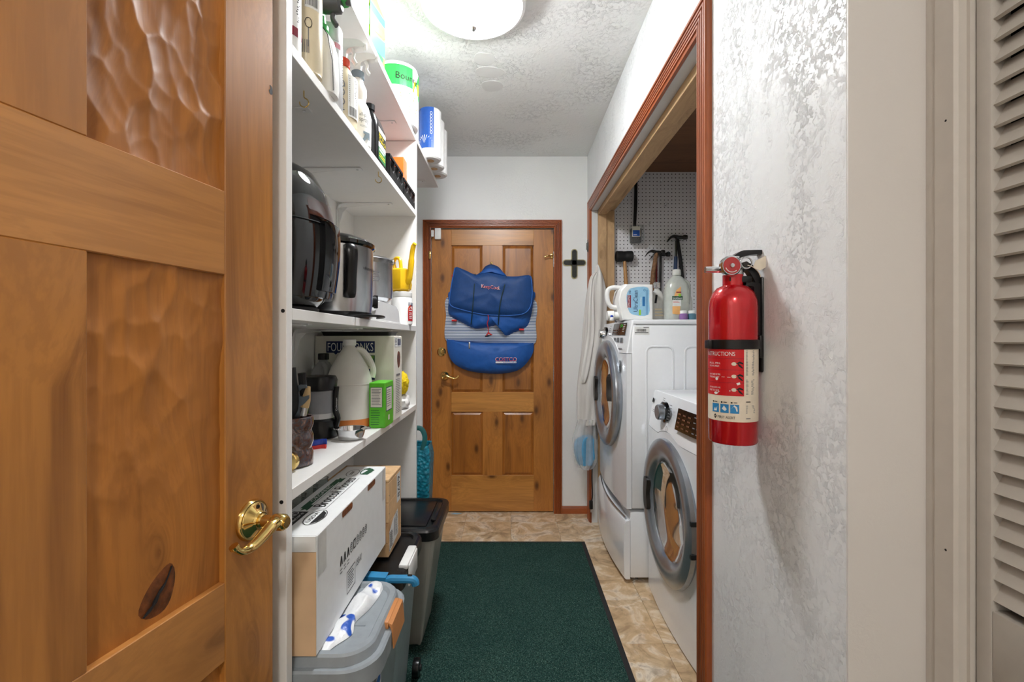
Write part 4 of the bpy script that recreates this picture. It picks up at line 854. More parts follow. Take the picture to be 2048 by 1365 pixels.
w_ = part('wheel', 'black_plastic', t, lambda b: b.lathe([(.018, -.013), (.03, -.011), (.032, 0), (.03, .011), (.018, .013)], (-.345, 1.66, .0405), 28, axis='X')); part('hub_cap', 'black_matte', w_, lambda b: b.lathe([(.012, .012), (.01, .018), (0, .0185)], (-.345, 1.66, .0405), 16, axis='X'))
t = bin_('food_bin', 'tall translucent food bin with a glossy black lid near the pine door', -.60, -.283, 1.748, 2.118, .505, .075, 'bin_smoke', .045)
part('lid_panel', 'black_plastic', t, lambda b: b.box(-.56, 1.80, .497, -.335, 2.07, .5025, .004)); part('lid_latch', 'black_plastic', t, lambda b: b.box(-.325, 1.84, .501, -.305, 2.03, .511, .004))
for x, y in ((-.37, 1.835), (-.37, 2.02), (-.5, 1.835), (-.5, 2.02)): part('foot', 'bin_smoke', t, lambda b: b.lathe([(.006, .0085), (.009, .03)], (x, y, 0), 10))
# teal shopping bag hanging behind the shelf end
mat('teal', (20, 128, 148), .4, bmp=.0); m, nt, bs = newmat('teal_quilt'); v = coords(nt, (1, 1, 1))
wv = nd(nt, 'ShaderNodeTexVoronoi', Scale=62.0); nt.links.new(v, wv.inputs['Vector']); nt.links.new(ramp(nt, wv.outputs['Distance'], [(.1, lin((28, 142, 164))), (.7, lin((14, 104, 126)))]), bs.inputs['Base Color']); bump(nt, bs, wv.outputs['Distance'], .7, .006); bs.inputs['Roughness'].default_value = .35
mat('teal_dark', (12, 84, 84), .5)
t = thing('shopping_bag', 'teal quilted shopping bag hanging at the far end of the shelf unit', 'bag', (-.50, 2.27, .26))
part('bag_body', 'teal_quilt', t, lambda b: b.loft([[(x, y, z) for x, y in rrect(-.11 + i, -.06 + i, .1 - i, .07 - i, .02)] for z, i in ((0, .02), (.01, .012), (.2, .0), (.4, -.006), (.46, .004), (.455, .008), (.3, .01))], cap=(True, True)))
part('bag_flap', 'teal', t, lambda b: b.prism(smooth2([(-.11, .44), (-.02, .46), (.0, .5), (-.08, .54), (-.11, .53)], 3), lambda a, c_, q: (a + .02, q, c_), -.067, -.062))
part('strap', 'teal_dark', t, lambda b: b.tube(smoothpath([(-.0, -.058, .42), (.005, -.058, .5), (.03, -.05, .542), (.062, -.045, .54), (.08, -.05, .5), (.07, -.058, .44)], 5), .012, 8, .2, up=(0, 1, 0)))
part('strap', 'teal_dark', t, lambda b: b.tube(smoothpath([(-.07, -.03, .43), (-.072, -.06, .56), (-.065, -.078, .66), (-.06, -.06, .56), (-.03, .0, .43)], 5), .012, 8, .2, up=(0, 1, 0)))
part('hook', 'chrome', su, lambda b: b.tube(smoothpath([(-.565, Y1 + TH, .93), (-.565, Y1 + TH + .02, .925), (-.565, Y1 + TH + .03, .91), (-.565, Y1 + TH + .035, .925)], 4), .004, 8))

# ================================================================= END WALL
mat('nylon_blue', (32, 92, 172), .55, bmp=.2, bscale=26, bdist=.008); mat('nylon_navy', (22, 68, 128), .55, bmp=.25, bscale=20, bdist=.01); mat('piping', (52, 108, 190), .5); mat('cord_green', (20, 50, 52), .6); mat('cord_red', (206, 38, 40), .5)
m, nt, bs = newmat('stripe'); v = coords(nt); sp = nt.nodes.new('ShaderNodeSeparateXYZ'); nt.links.new(v, sp.inputs[0])
mu = nd(nt, 'ShaderNodeMath', op='MULTIPLY'); nt.links.new(sp.outputs[2], mu.inputs[0]); mu.inputs[1].default_value = 92.0
fr = nd(nt, 'ShaderNodeMath', op='FRACT'); nt.links.new(mu.outputs[0], fr.inputs[0])
nt.links.new(ramp(nt, fr.outputs[0], [(.5, lin((226, 232, 238))), (.6, lin((70, 96, 142)))]), bs.inputs['Base Color']); bs.inputs['Roughness'].default_value = .6
YB = BACK + .010
bag = thing('cooler_bag', 'blue cooler backpack with a striped band hanging on the pine door', 'backpack', (0, YB, 0))
def q5(x, y, d=3.13): return ((840 + x / 3.79 - 1022) * d / 910, CAMZ - (420 + y / 3.79 - 680) * d / 910)
def out5(pts, k=4): return smooth2([q5(*p) for p in pts], k)
fp = lambda off: (lambda a, c_, h=0: (a, -off - h, c_))
part('lower_pouch', 'nylon_blue', bag, lambda b: b.pillow(out5([(188, 985), (200, 986), (300, 992), (420, 1003), (560, 1008), (700, 1008), (850, 1013), (866, 1015), (860, 1090), (810, 1170), (740, 1225), (640, 1248), (540, 1250), (420, 1240), (320, 1215), (240, 1165), (200, 1090)]), fp(.03), .055, 8, .028, .006, 3))
part('striped_band', 'stripe', bag, lambda b: b.pillow(out5([(205, 640), (180, 800), (186, 1000), (400, 1012), (640, 1018), (868, 1022), (884, 860), (866, 660), (540, 600)], 5), fp(.012), .035, 7, .011, .004, 8))
part('top_roll', 'nylon_blue', bag, lambda b: b.pillow(out5([(205, 680), (202, 770), (230, 810), (300, 850), (375, 890), (420, 902), (500, 895), (585, 872), (612, 905), (655, 958), (720, 930), (800, 895), (838, 830), (862, 700), (855, 600), (540, 560), (230, 600)]), fp(.035), .07, 8, .03, .010, 1))
part('flap', 'nylon_navy', bag, lambda b: b.pillow(out5([(262, 437), (330, 450), (420, 488), (520, 475), (650, 500), (740, 502), (842, 500), (852, 620), (838, 730), (790, 785), (700, 800), (600, 800), (500, 795), (400, 778), (300, 752), (240, 730), (222, 690), (240, 560)]), fp(.11), .032, 9, .09, .008, 6))
pl = [q5(*p) for p in [(262, 440), (238, 560), (222, 690), (240, 730), (300, 752), (400, 778), (500, 795), (600, 800), (700, 800), (790, 785), (838, 730), (852, 620), (842, 505)]]
part('piping', 'piping', bag, lambda b: b.tube(smoothpath([(a, -.113, c_) for a, c_ in pl], 4), .0035, 8))
part('carry_handle', 'nylon_navy', bag, lambda b: b.pillow(out5([(400, 492), (455, 455), (490, 412), (535, 396), (590, 415), (630, 460), (662, 500), (600, 488), (520, 478), (450, 485)]), fp(.03), .03, 5, .025, .003, 2)); part('handle_band', 'nylon_blue', bag, lambda b: b.pillow(out5([(440, 475), (500, 430), (560, 428), (610, 445), (655, 492), (600, 488), (540, 468), (480, 470)]), fp(.05), .03, 5, .02, .002, 2))
for pts in ([(418, 485), (412, 600), (405, 700), (398, 780), (385, 870)], [(655, 505), (640, 580), (615, 680), (600, 780), (592, 875)]):
    part('cord', 'cord_green', bag, lambda b: b.tube(smoothpath([(q5(*p)[0], -.143 + (.025 if i in (0,) else .036 if i == 4 else 0) - (.004 if i == 2 else 0), q5(*p)[1]) for i, p in enumerate(pts)], 4), .0035, 7))
part('drawstring', 'cord_red', bag, lambda b: [b.tube(smoothpath([(q5(x, y)[0], -.145 + (y - 798) * .0003, q5(x, y)[1]) for x, y in ((517, 798), (520, 830), (510, 860), (516, 890), (518, 930))], 4), .003, 7), b.tube(smoothpath([(q5(x, y)[0], -.108, q5(x, y)[1]) for x, y in ((518, 928), (500, 955), (518, 940), (545, 950), (518, 930))], 4), .003, 7)]); part('toggle', 'ink', bag, lambda b: b.tube([(q5(492, 960)[0], -.106, q5(0, 960)[1]), (q5(548, 948)[0], -.106, q5(0, 948)[1])], .0045, 8))
for x, y in ((250, 835), (770, 905), (250, 490)): part('loop_tab', 'cord_red', bag, lambda b: b.box(q5(x - 18, y)[0], -.07, q5(0, y + 8)[1], q5(x + 20, y)[0], -.05, q5(0, y - 6)[1], .002))
part('zipper_pull', 'chrome', bag, lambda b: b.box(q5(364, 0)[0], -.083, q5(0, 1055)[1], q5(376, 0)[0], -.079, q5(0, 1003)[1], .001)); part('zipper', 'ink_navy', bag, lambda b: b.tube(smoothpath([(q5(x, y)[0], -.048 - .02 * sin((x - 250) / 500 * pi), q5(0, y)[1]) for x, y in ((250, 996), (370, 1003), (500, 1008), (640, 1010), (750, 1010))], 4), .002, 6))
D = Decal(lambda a, c_, h=0: Vector((a, -.1385 - h, c_)), bag)
D.f = lambda a, c_, h=0: Vector((a, -.147 - h - (a - q5(470, 0)[0]) * .0, c_ - (a - q5(470, 0)[0]) * .12))
D.text('ink_white', 'KeepCool.', q5(468, 0)[0] - .001, q5(0, 602)[1], q5(607, 0)[0] + .001, q5(0, 566)[1], .0005, 'brand_backing'); D.text('cord_red', 'KeepCool.', q5(470, 0)[0], q5(0, 600)[1], q5(605, 0)[0], q5(0, 568)[1], .0012); D.build()
D = Decal(lambda a, c_, h=0: Vector((a, -.093 - h, c_)), bag)
x0, x1 = q5(572, 0)[0], q5(732, 0)[0]
D.text('ink_white', 'COSTCO', x0 - .002, q5(0, 1150)[1], x1 + .002, q5(0, 1120)[1], .0003, 'brand_backing'); D.text('cord_red', 'COSTCO', x0, q5(0, 1149)[1], x1, q5(0, 1122)[1], .001); D.rect('ink_white', x0, q5(0, 1164)[1], x1, q5(0, 1152)[1], .0005); D.text('pack_blue', 'WHOLESALE', x0 + (x1 - x0) * .35, q5(0, 1163)[1], x1, q5(0, 1153)[1], .001); D.build()
# cross
mat('cross_black', (38, 40, 34), .4, var=.6, scale=160, bmp=.6, bscale=200, bdist=.004); mat('cross_rim', (176, 168, 130), .35, .3)
t = thing('wall_cross', 'small black and gold decorative cross on the end wall', 'cross', (.451, BACK, 1.786))
def crossb(r, L1, U, Dn, y0, y1):
    def f(b):
        for (a0, c0, a1, c1) in ((-r, -Dn, r, U), (-L1, -r, L1, r)):
            b.prism(rrect(a0, c0, a1, c1, r * .999, 6), lambda a, c_, q: (a, -q, c_), y0, y1)
    return f
part('backing', 'cross_rim', t, crossb(.023, .084, .098, .115, 0, .006)); part('face', 'cross_black', t, crossb(.0165, .0775, .0915, .1085, .006, .010))
t = thing('door_sensor', 'white two-piece alarm sensor at the top corner of the pine door', 'sensor', (PX(876, 468, BACK)[0], BACK - .0, PX(0, 468, BACK)[2]))
part('sensor', 'white_plastic', t, lambda b: b.box(-.022, -.012, -.04, .022, .0118, .04, .004)); part('magnet', 'white_plastic', t, lambda b: b.box(-.044, -.03, -.026, -.026, -.0145, .02, .003))
# ================================================================= LAUNDRY
mat('panel_black', (14, 15, 18), .12, coat=.4); mat('led_green', (60, 230, 60), .4); mat('led_amber', (120, 76, 48), .5); mat('btn_grey', (110, 114, 118), .4); mat('door_glass', (120, 116, 112), .05, trans=.8); mat('drum', (150, 152, 155), .25, .9); mat('gasket', (58, 58, 60), .5)
mat('pale_seam', (176, 180, 184), .4)
def laundry(name, label, cat, X, y0, z0, H, ringx, zc, r, seamz):
    t = thing(name, label, cat, (X, y0, z0)); W, DP = .686, .70; yc = W / 2 + .012
    part('cabinet', 'appliance', t, lambda b: b.box(.026, 0, .012, DP, W, H - .028, .006, 2))
    part('top_panel', 'appliance', t, lambda b: b.box(.03, -.002, H - .026, DP, W + .002, H, .008, 3))
    rr = r + .018
    # front panel: outline with a round-topped seam to the control panel
    def seam(y):  # control panel bottom line, arched over the door
        d = abs(y - yc); return max(seamz, zc - z0 + sqrt(max(0, (rr + .012) ** 2 - d * d)) if d < rr else 0)
    ys = [W * i / 24 for i in range(25)]
    low = [(0, .012), (W, .012)] + [(y, seam(y) - .0025) for y in reversed(ys)]
    upp = [(y, seam(y)) for y in ys] + [(W, H - .012), (W - .012, H - .002), (.012, H - .002), (0, H - .012)]
    def bow(a, c_): return -.02 * (1 - ((a / W) * 2 - 1) ** 2)
    cz = zc - z0
    def cast(q):
        dy, dz = cos(q), sin(q); best = 9
        for (ay, az), (by, bz_) in zip(low, low[1:] + low[:1]):
            ey, ez = by - ay, bz_ - az; den = dy * ez - dz * ey
            if abs(den) < 1e-9: continue
            u_ = ((ay - yc) * ez - (az - cz) * ey) / den; s_ = ((ay - yc) * dz - (az - cz) * dy) / den
            if u_ > 0 and -1e-6 <= s_ <= 1 + 1e-6: best = min(best, u_)
        return best
    qs = sorted([2 * pi * i / 96 for i in range(96)] + [atan2(c_ - cz, a - yc) % (2 * pi) for a, c_ in low])
    def fring(rad, x): 
        out = []
        for q in qs:
            R_o = cast(q); rq = R_o if rad is None else min(rad, R_o); a, c_ = yc + rq * cos(q), cz + rq * sin(q)
            out.append((x if x is not None else bow(a, c_), a, c_))
        return out
    r_h = r - .07
    part('front_panel', 'appliance', t, lambda b: b.loft([fring(r_h, .0255), fring(r_h, None), fring(r, None), fring(None, None), fring(None, .0255)], (False, False)), 30)
    lean = lambda c_: .03 * max(0, (c_ - seamz) / (H - seamz)) ** 1.5
    part('control_panel', 'appliance', t, lambda b: b.loft([[(x0 + (bow(a, c_) + lean(c_) if x0 < .02 else lean(c_) * .7), min(max(a, .003), W - .003) if x0 > .02 else a if x0 > .005 else min(max(a, .006), W - .006), c_) for a, c_ in upp] for x0 in (.03, .006, 0)]), 30)
    f = lambda a, c_, h=0: Vector((bow(a, c_) + lean(c_) - h - .0005, a, c_))
    # door
    dr = thing('door', None, None, (ringx - X, yc, zc - z0)); dr.parent = t
    e = X - ringx
    part('ring', 'silver_ring', dr, lambda b: b.lathe([(r - .005, e - .008), (r, e * .6), (r - .004, e * .25), (r - .018, .004), (r - .04, 0), (r - .07, .006), (r - .092, .018), (r - .10, .034)], (0, 0, 0), 64, axis='X', cap=(False, False)))
    part('inner_bezel', 'chrome', dr, lambda b: b.lathe([(r - .099, .03), (r - .106, .036), (r - .11, .06), (r - .12, .075)], (0, 0, 0), 56, axis='X', cap=(False, False)))
    part('glass', 'door_glass', dr, lambda b: b.lathe([(r - .105, .034), (r - .13, .05), (r - .17, .062), (.0, .068)], (0, 0, 0), 48, axis='X', cap=(False, True)))
    part('drum', 'gasket', dr, lambda b: b.lathe([(r - .06, e + .004), (r - .115, e + .02), (r - .14, e + .0252), (0, e + .0252)], (0, 0, 0), 48, axis='X', cap=(False, True)))  # dark disc: shade of the hollow drum put into its colour
    return t, f, seam, yc, dr
X_D, Y_D, Z_D, H_D = .585, 2.302, .368, .972
dry, f, seam, yc, dr = laundry('clothes_dryer', 'white front-load dryer with a silver ring door on a pedestal', 'dryer', X_D, Y_D, Z_D, H_D, .53, .93, .305, .80)
D = Decal(lambda a, c_, h=0: f(a, c_, h), dry)
D.rect('panel_black', .06, .895, .30, .958, .001, 4, 'display'); D.f = lambda a, c_, h=0: f(a, c_, h)
# text must run from far (left) to near (right): mirror a
D.f = lambda a, c_, h=0: f(.686 - a, c_, h)
D.text('led_green', '54', .53, .935, .57, .952, .002, 'readout'); [D.rect('led_amber', .40 + i * .035, .905 + j * .013, .42 + i * .035, .911 + j * .013, .0018, name='legend') for i in range(4) for j in range(2)]; D.lines('ink_white', .58, .905, .61, .95, 5, .3, .0018)
for i in range(4): D.rect('btn_grey', .385 + i * .062, .856, .425 + i * .062, .88, .0016, name='button')
D.lines('ink_grey', .56, .815, .62, .825, 1, .6, .0012); D.lines('ink_grey', .30, .86, .34, .95, 7, .3, .0014); D.build()
part('knob', 'chrome', dry, lambda b: b.lathe([(.034, .012), (.034, .0), (.03, -.012), (.029, -.03), (.026, -.034), (0, -.034)], (-.008, .50, .905), 32, axis='X'))
part('knob_collar', 'panel_black', dry, lambda b: b.lathe([(.042, .012), (.042, -.002), (.036, -.003)], (-.006, .50, .905), 32, axis='X'))
D = Decal(planar((-.0125, .10, .70), (0, -1, 0), (0, 0, 1)), dry); D.rect('panel_black', 0, 0, .028, .06); D.ring('ink_grey', .014, .018, .006, .008, .002); D.lines('ink_soft', .006, .03, .022, .055, 4, .4); D.build()
# near side: embossed panels and sticker
for x0, x1 in ((.10, .235), (.295, .44), (.5, .64)):
    part('side_emboss', 'appliance', dry, lambda b: b.tube([(a, 0, c_) for a, c_ in rrect(x0, .10, x1, .835, .03, 5)], .005, 8, closed=True, flat=.6, up=(0, 1, 0)))
D = Decal(planar((.0, 0, 0), (1, 0, 0), (0, 0, 1)), dry); D.rect('ink_white', .04, .895, .115, .935); D.lines('ink', .05, .91, .10, .924, 26, .5, vert=True); D.lines('ink_grey', .042, .899, .112, .907, 1, .5); D.lines('ink_grey', .085, .927, .113, .934, 1, .6); D.build()
def handle_pocket(dr, r):
    part('handle_pocket', 'dark_steel', dr, lambda b: b.prism(smooth2([(.205, -.07), (.25, -.065), (.262, 0), (.25, .07), (.205, .065), (.215, 0)], 4), lambda a, c_, q: (q, a, c_), -.002, .016))
handle_pocket(dr, .305)
# pedestal
ped = thing('pedestal', 'white drawer pedestal under the dryer', 'pedestal', (.575, 2.306, 0))
part('frame', 'appliance', ped, lambda b: b.box(.03, 0, .03, .69, .686, .362, .004, 2))
def pf(b):
    R = []
    for z, off in ((.022, .008), (.03, 0), (.16, -.004), (.30, .0), (.315, .008), (.32, .024)):
        R.append([(off - .022 * (1 - ((i / 16) * 2 - 1) ** 2), .686 * i / 16, z + .03 * (i / 16) ** 2 * (1 if z > .2 else 0)) for i in range(17)] + [(.029, .686, z), (.029, 0, z)])
    b.loft(R)
part('drawer_front', 'appliance', ped, pf, 40)
part('drawer_lip', 'silver_ring', ped, lambda b: b.tube(smoothpath([(.012 - .03 * sin(pi * i / 10), .02 + .65 * i / 10, .325 + .03 * (i / 10) ** 2 + .006 * sin(pi * i / 10)) for i in range(11)], 3), .010, 8, .35, up=(1, 0, .4)))
for x, y in ((.06, .04), (.06, .64), (.62, .04), (.62, .64)): part('leveling_foot', 'chrome', ped, lambda b: b.lathe([(.02, 0), (.02, .008), (.008, .012), (.008, .032)], (x, y, 0), 16))
# washer
wsh, f2, seam2, yc2, dr2 = laundry('washing_machine', 'white front-load washer with a silver ring door on the floor', 'washer', .69, 1.597, .0, .988, .645, .505, .305, .812)
handle_pocket(dr2, .305)
D = Decal(lambda a, c_, h=0: f2(.686 - a, c_, h), wsh)
D.rect('panel_black', .405, .868, .63, .955, .001, 5, 'display'); [D.rect('led_amber', .42 + i * .045, .88 + j * .017, .445 + i * .045, .886 + j * .017, .0018, name='legend') for i in range(3) for j in range(4)]; [D.rect('ink_grey', .56 + i * .03, .88 + j * .02, .578 + i * .03, .884 + j * .02, .0018, name='legend') for i in range(2) for j in range(4)]
D.rect('dark', .02, .93, .05, .95, .0012, name='logo'); D.lines('ink_grey', .30, .87, .345, .955, 7, .25, .0012); D.lines('ink_grey', .20, .955, .235, .972, 2, .3, .0012); D.lines('ink_grey', .06, .885, .11, .9, 2, .3, .0012); D.ring('ink_grey', .315, .85, .012, .012, .002); D.build()
part('knob', 'silver_ring', wsh, lambda b: b.lathe([(.036, .015), (.036, -.006), (.034, -.026), (.030, -.03), (0, -.03)], (-.012, .428, .915), 36, axis='X'))
part('knob_collar', 'panel_black', wsh, lambda b: b.lathe([(.046, .012), (.046, -.004), (.04, -.005)], (-.010, .428, .915), 36, axis='X'))
for z in (.06, -.06): part('hinge_slot', 'ink', dr2, lambda b: b.box(.008, -.3035, z - .008, .03, -.288, z + .008))
for x, y in ((.06, .05), (.06, .64), (.6, .05), (.6, .64)): part('leveling_foot', 'black_plastic', wsh, lambda b: b.lathe([(.02, 0), (.02, .008), (.01, .012), (.01, .014)], (x, y, 0), 16))
mat('laundry_cloth', (196, 170, 160), .8, bmp=.4, bscale=30)
wad('towel', 'pale folded towel lying on top of the washer against the closet wall', 'towel', (1.25, 1.9, .988 + .04), .1, .16, .04, 'cloth_white', .25, 2, 9)
# ---- detergents on the dryer
ZT = Z_D + H_D
mat('label_blue', (150, 198, 226), .4); mat('label_deep', (40, 110, 170), .4); mat('bio_liquid', (228, 232, 224), .2, trans=.45); mat('bio_peach', (248, 190, 120), .4); mat('purple', (150, 110, 170), .35); mat('teal_cup', (90, 130, 150), .35); mat('cap_blue', (34, 74, 190), .35)
def at(px, py, d): q = PX(px, py, d); return q
t = thing('detergent_jug', 'large white detergent jug lying on its side with a blue label', 'jug', (.0, 2.50, ZT))
K = 2.46 / 910
def jx(px): return (px - 1022) * K
def jz(py): return max(.0015, CAMZ - (py - 680) * K - ZT)
part('body', 'white_plastic', t, lambda b: b.loft([[(a, y, c_) for a, c_ in [(jx(1244) + i, .0015 + i), (jx(1306) - i, .0015 + i), (jx(1306) - i, jz(569) - i), (jx(1250) + i, jz(568) - i), (jx(1240) + i, jz(580) - i), (jx(1236) + i, jz(600)), (jx(1238) + i, jz(618))]] for y, i in ((-.048, .008), (-.044, .003), (-.03, 0), (.09, 0), (.1, .006))]), 20)
part('handle', 'white_plastic', t, lambda b: b.tube(smoothpath([(jx(1252), .02, jz(574)), (jx(1232), .02, jz(573)), (jx(1221), .02, jz(578)), (jx(1219), .02, jz(592)), (jx(1222), .02, jz(606)), (jx(1230), .02, jz(613)), (jx(1246), .02, jz(614))], 5), .013, 12))
part('cap', 'white_plastic', t, lambda b: b.lathe([(.026, jx(1219)), (.028, jx(1221)), (.028, jx(1232)), (.022, jx(1233)), (.022, jx(1242))], (0, .02, .03), 24, axis='X'))
D = Decal(planar((0, -.048, 0), (1, 0, 0), (0, 0, 1)), t)
D.poly('label_blue', smooth2([(jx(1252), jz(596)), (jx(1256), jz(582)), (jx(1266), jz(576)), (jx(1295), jz(576)), (jx(1297), jz(600)), (jx(1296), jz(630)), (jx(1266), jz(630)), (jx(1256), jz(620))], 3), .0008)
D.rect('maroon', jx(1254), jz(616), jx(1261), jz(591), .0014); D.text('ink_white', 'KIRKLAND', jx(1255), jz(615.5), jx(1258.5), jz(591.5), .002, rot=1); D.text('ink_navy', 'UltraClean', jx(1266), jz(624), jx(1274.5), jz(582), .0016, rot=1)
D.rect('label_deep', jx(1284), jz(613), jx(1289), jz(594), .0012); D.text('ink_white', 'Free & Clear', jx(1279), jz(613), jx(1282), jz(595), .0014, rot=1); D.rect('pack_lime', jx(1277), jz(631), jx(1281), jz(620), .0012); D.text('ink_navy', '146', jx(1257), jz(588), jx(1261), jz(582), .0014, rot=1); D.ring('label_deep', jx(1288), jz(581), .006, .006, .002); D.lines('label_deep', jx(1291), jz(630), jx(1295), jz(580), 2, .3, .0012, 0, vert=True); D.build()
def jug(name, label, x0, x1, y, h, m, neck=.3):
    t = thing(name, label, 'jug', ((x0 + x1) / 2, y, ZT)); hw = (x1 - x0) / 2; hd = min(.05, hw * .9)
    part('body', m, t, lambda b: b.lathe([(hw * .92, 0), (hw, .006), (hw, h * .55), (hw * .9, h * .68), (hw * .6, h * .8), (hw * .32, h * .86), (hw * .32, h * .9)], (0, 0, 0), 32, 1, hd / hw, 2.6)); return t, hw, hd
t, hw, hd = jug('softener_jug', 'small cream laundry jug between the large jug and the clear one', jx(1309), jx(1342), 2.56, jz(566), 'milky')
part('cap', 'clear', t, lambda b: b.lathe([(.018, .19), (.018, .218), (.016, .22)], (0, 0, 0), 20)); part('handle_gap', 'ink', t, lambda b: b.tube([(-hw * .45, -hd - .0, .10), (-hw * .3, -hd * .95, .145)], .006, 8)); D = Decal(planar((-hw, -hd - .001, 0), (1, 0, 0), (0, 0, 1)), t); D.lines('bottle_cream', .02, .02, .07, .07, 3, .5); D.build()
t, hw, hd = jug('soap_jug', 'tall clear laundry soap jug with a peach and green label', jx(1329), jx(1377), 2.46, jz(545) + .02, 'bio_liquid')
part('cap', 'milky', t, lambda b: b.lathe([(.022, .245), (.023, .25), (.021, .275), (.017, .277)], (0, 0, 0), 24)); part('handle', 'bio_liquid', t, lambda b: b.tube(smoothpath([(hw * .5, 0, .22), (hw * .95, 0, .20), (hw * 1.02, 0, .15), (hw * .95, 0, .09)], 4), .011, 10))
D = Decal(planar((-.05, -hd - .0012, 0), (1, 0, 0), (0, 0, 1)), t); D.poly('bio_peach', [(.01, .035), (.05, .03), (.055, .18), (.03, .16), (.01, .10)], .0004); D.poly('ink_white', [(.01, .075), (.056, .075), (.056, .11), (.05, .14), (.01, .11)], .0008); D.rect('ink_green', .008, .108, .064, .128, .0012); D.text('ink_white', 'biokleen', .012, .111, .06, .124, .0018); D.disc('pack_lime', .048, .134, .008, .008, .0014); D.rect('maroon', .03, .146, .056, .152, .0014, name='print'); D.lines('spray_red', .014, .09, .05, .102, 2, .3); D.build()
t, hw, hd = jug('blue_cap_bottle', 'white bottle with a blue cap behind the clear soap jug', 1.0, 1.08, 2.72, .22, 'milky'); part('cap', 'cap_blue', t, lambda b: b.lathe([(.02, .19), (.02, .225), (.017, .228)], (0, 0, 0), 20))
for i, (px, mm, nm) in enumerate(((1367, 'purple', 'purple'), (1384, 'teal_cup', 'grey-blue'))):
    t = thing('scent_jar', 'small ' + nm + ' jar with a white lid near the dryer front edge', 'jar', ((px - 1022) * 2.38 / 910, 2.38 + i * .0, ZT), group='small jars on the dryer')
    part('jar_body', mm, t, lambda b: b.lathe([(.019, 0), (.021, .003), (.021, .03), (.017, .034)], (0, 0, 0), 20)); part('lid', 'white_plastic', t, lambda b: b.lathe([(.0175, .034), (.018, .048), (.015, .05)], (0, 0, 0), 20))
t = thing('stain_bottle', 'tiny white bottle with a blue cap at the dryer front corner', 'bottle', (jx(1222), 2.44, ZT)); part('body', 'white_plastic', t, lambda b: b.lathe([(.009, 0), (.01, .004), (.01, .014), (.006, .02)], (0, 0, 0), 16)); part('cap', 'cap_blue', t, lambda b: b.lathe([(.008, .018), (.008, .026), (.004, .029)], (0, 0, 0), 16))
# ---- tools on the pegboard
PY = 3.125
def pg(px, py): return ((px - 1022) * (PY - .03) / 910, CAMZ - (py - 680) * (PY - .03) / 910)
def hook(x, z, L=.03): return tag(part('peg_hook', 'chrome', None, lambda b: b.tube(smoothpath([(x, PY + .002, z), (x, PY - L * .6, z - .002), (x, PY - L, z), (x, PY - L - .004, z + .012)], 3), .0028, 7)), None)
hooks = [((1248, 447), 'peg hook left of the wrapped brush'), ((1301, 410), 'empty peg hook right of the brush handle'), ((1331, 410), 'empty peg hook at the upper right of the pegboard'), ((1300, 447), 'empty peg hook just right of the wrapped brush'), ((1323, 363), 'high peg hook near the top of the pegboard')]
for (p, l) in hooks[1:]: o = hook(*pg(*p)); tag(o, l, 'hook', 'empty hooks on the pegboard')
def hang(name, label, cat): return thing(name, label, cat, (0, PY, 0))
t = hang('grill_brush', 'long black-handled scrub brush in clear packaging hanging on the pegboard', 'brush')
a, b1 = pg(1272, 364), pg(1269, 452)
part('handle', 'black_plastic', t, lambda b: b.tube([(a[0], -.03, a[1]), (a[0] - .002, -.03, (a[1] + b1[1]) / 2), (b1[0], -.03, b1[1] - .03)], [.011, .012, .010], 10, .7)); c0, c1 = pg(1257, 489), pg(1284, 452)
part('head', 'black_matte', t, lambda b: b.box(c0[0] + .012, -.055, c0[1] + .008, c1[0] - .008, -.012, c1[1] - .02, .008)); part('blister', 'clear', t, lambda b: b.box(c0[0], -.06, c0[1], c1[0] + .006, -.058, c1[1], .0008, 1)); D = Decal(planar((c0[0] + .016, -.0605, c0[1] + .045), (1, 0, 0), (0, 0, 1)), t); D.rect('box_pale', 0, 0, .056, .07); D.rect('pack_blue', .005, .004, .052, .044, .001); D.lines('ink_white', .01, .008, .035, .015, 1, .5, .0015); D.build()
part('hang_loop', 'dark_steel', t, lambda b: b.tube(smoothpath([(a[0], -.03, a[1] - .005), (a[0] + .004, -.02, a[1] + .03), (a[0], -.002, a[1] + .04)], 4), .003, 7))
t = hang('rubber_mallet', 'black rubber mallet with a wooden handle on the pegboard', 'mallet'); a0, a1 = pg(1231, 514), pg(1264, 513)
part('head', 'black_matte', t, lambda b: b.lathe([(.032, a0[0]), (.037, a0[0] + .006), (.037, a0[0] + .04), (.035, a0[0] + .046), (.035, a1[0] - .046), (.037, a1[0] - .04), (.037, a1[0] - .006), (.032, a1[0])], (0, -.045, a0[1]), 24, axis='X')); h0, h1 = pg(1248, 525), pg(1253, 600)
part('handle', 'hickory', t, lambda b: b.tube([(h0[0], -.045, h0[1] + .01), ((h0[0] + h1[0]) / 2, -.045, (h0[1] + h1[1]) / 2), (h1[0], -.045, h1[1])], [.011, .013, .016], 10)); [part('hanger', 'chrome', t, lambda b: b.tube([(x, 0, h0[1] - .0), (x, -.085, h0[1] - .006)], .0025, 6)) for x in (h0[0] - .025, h0[0] + .025)]
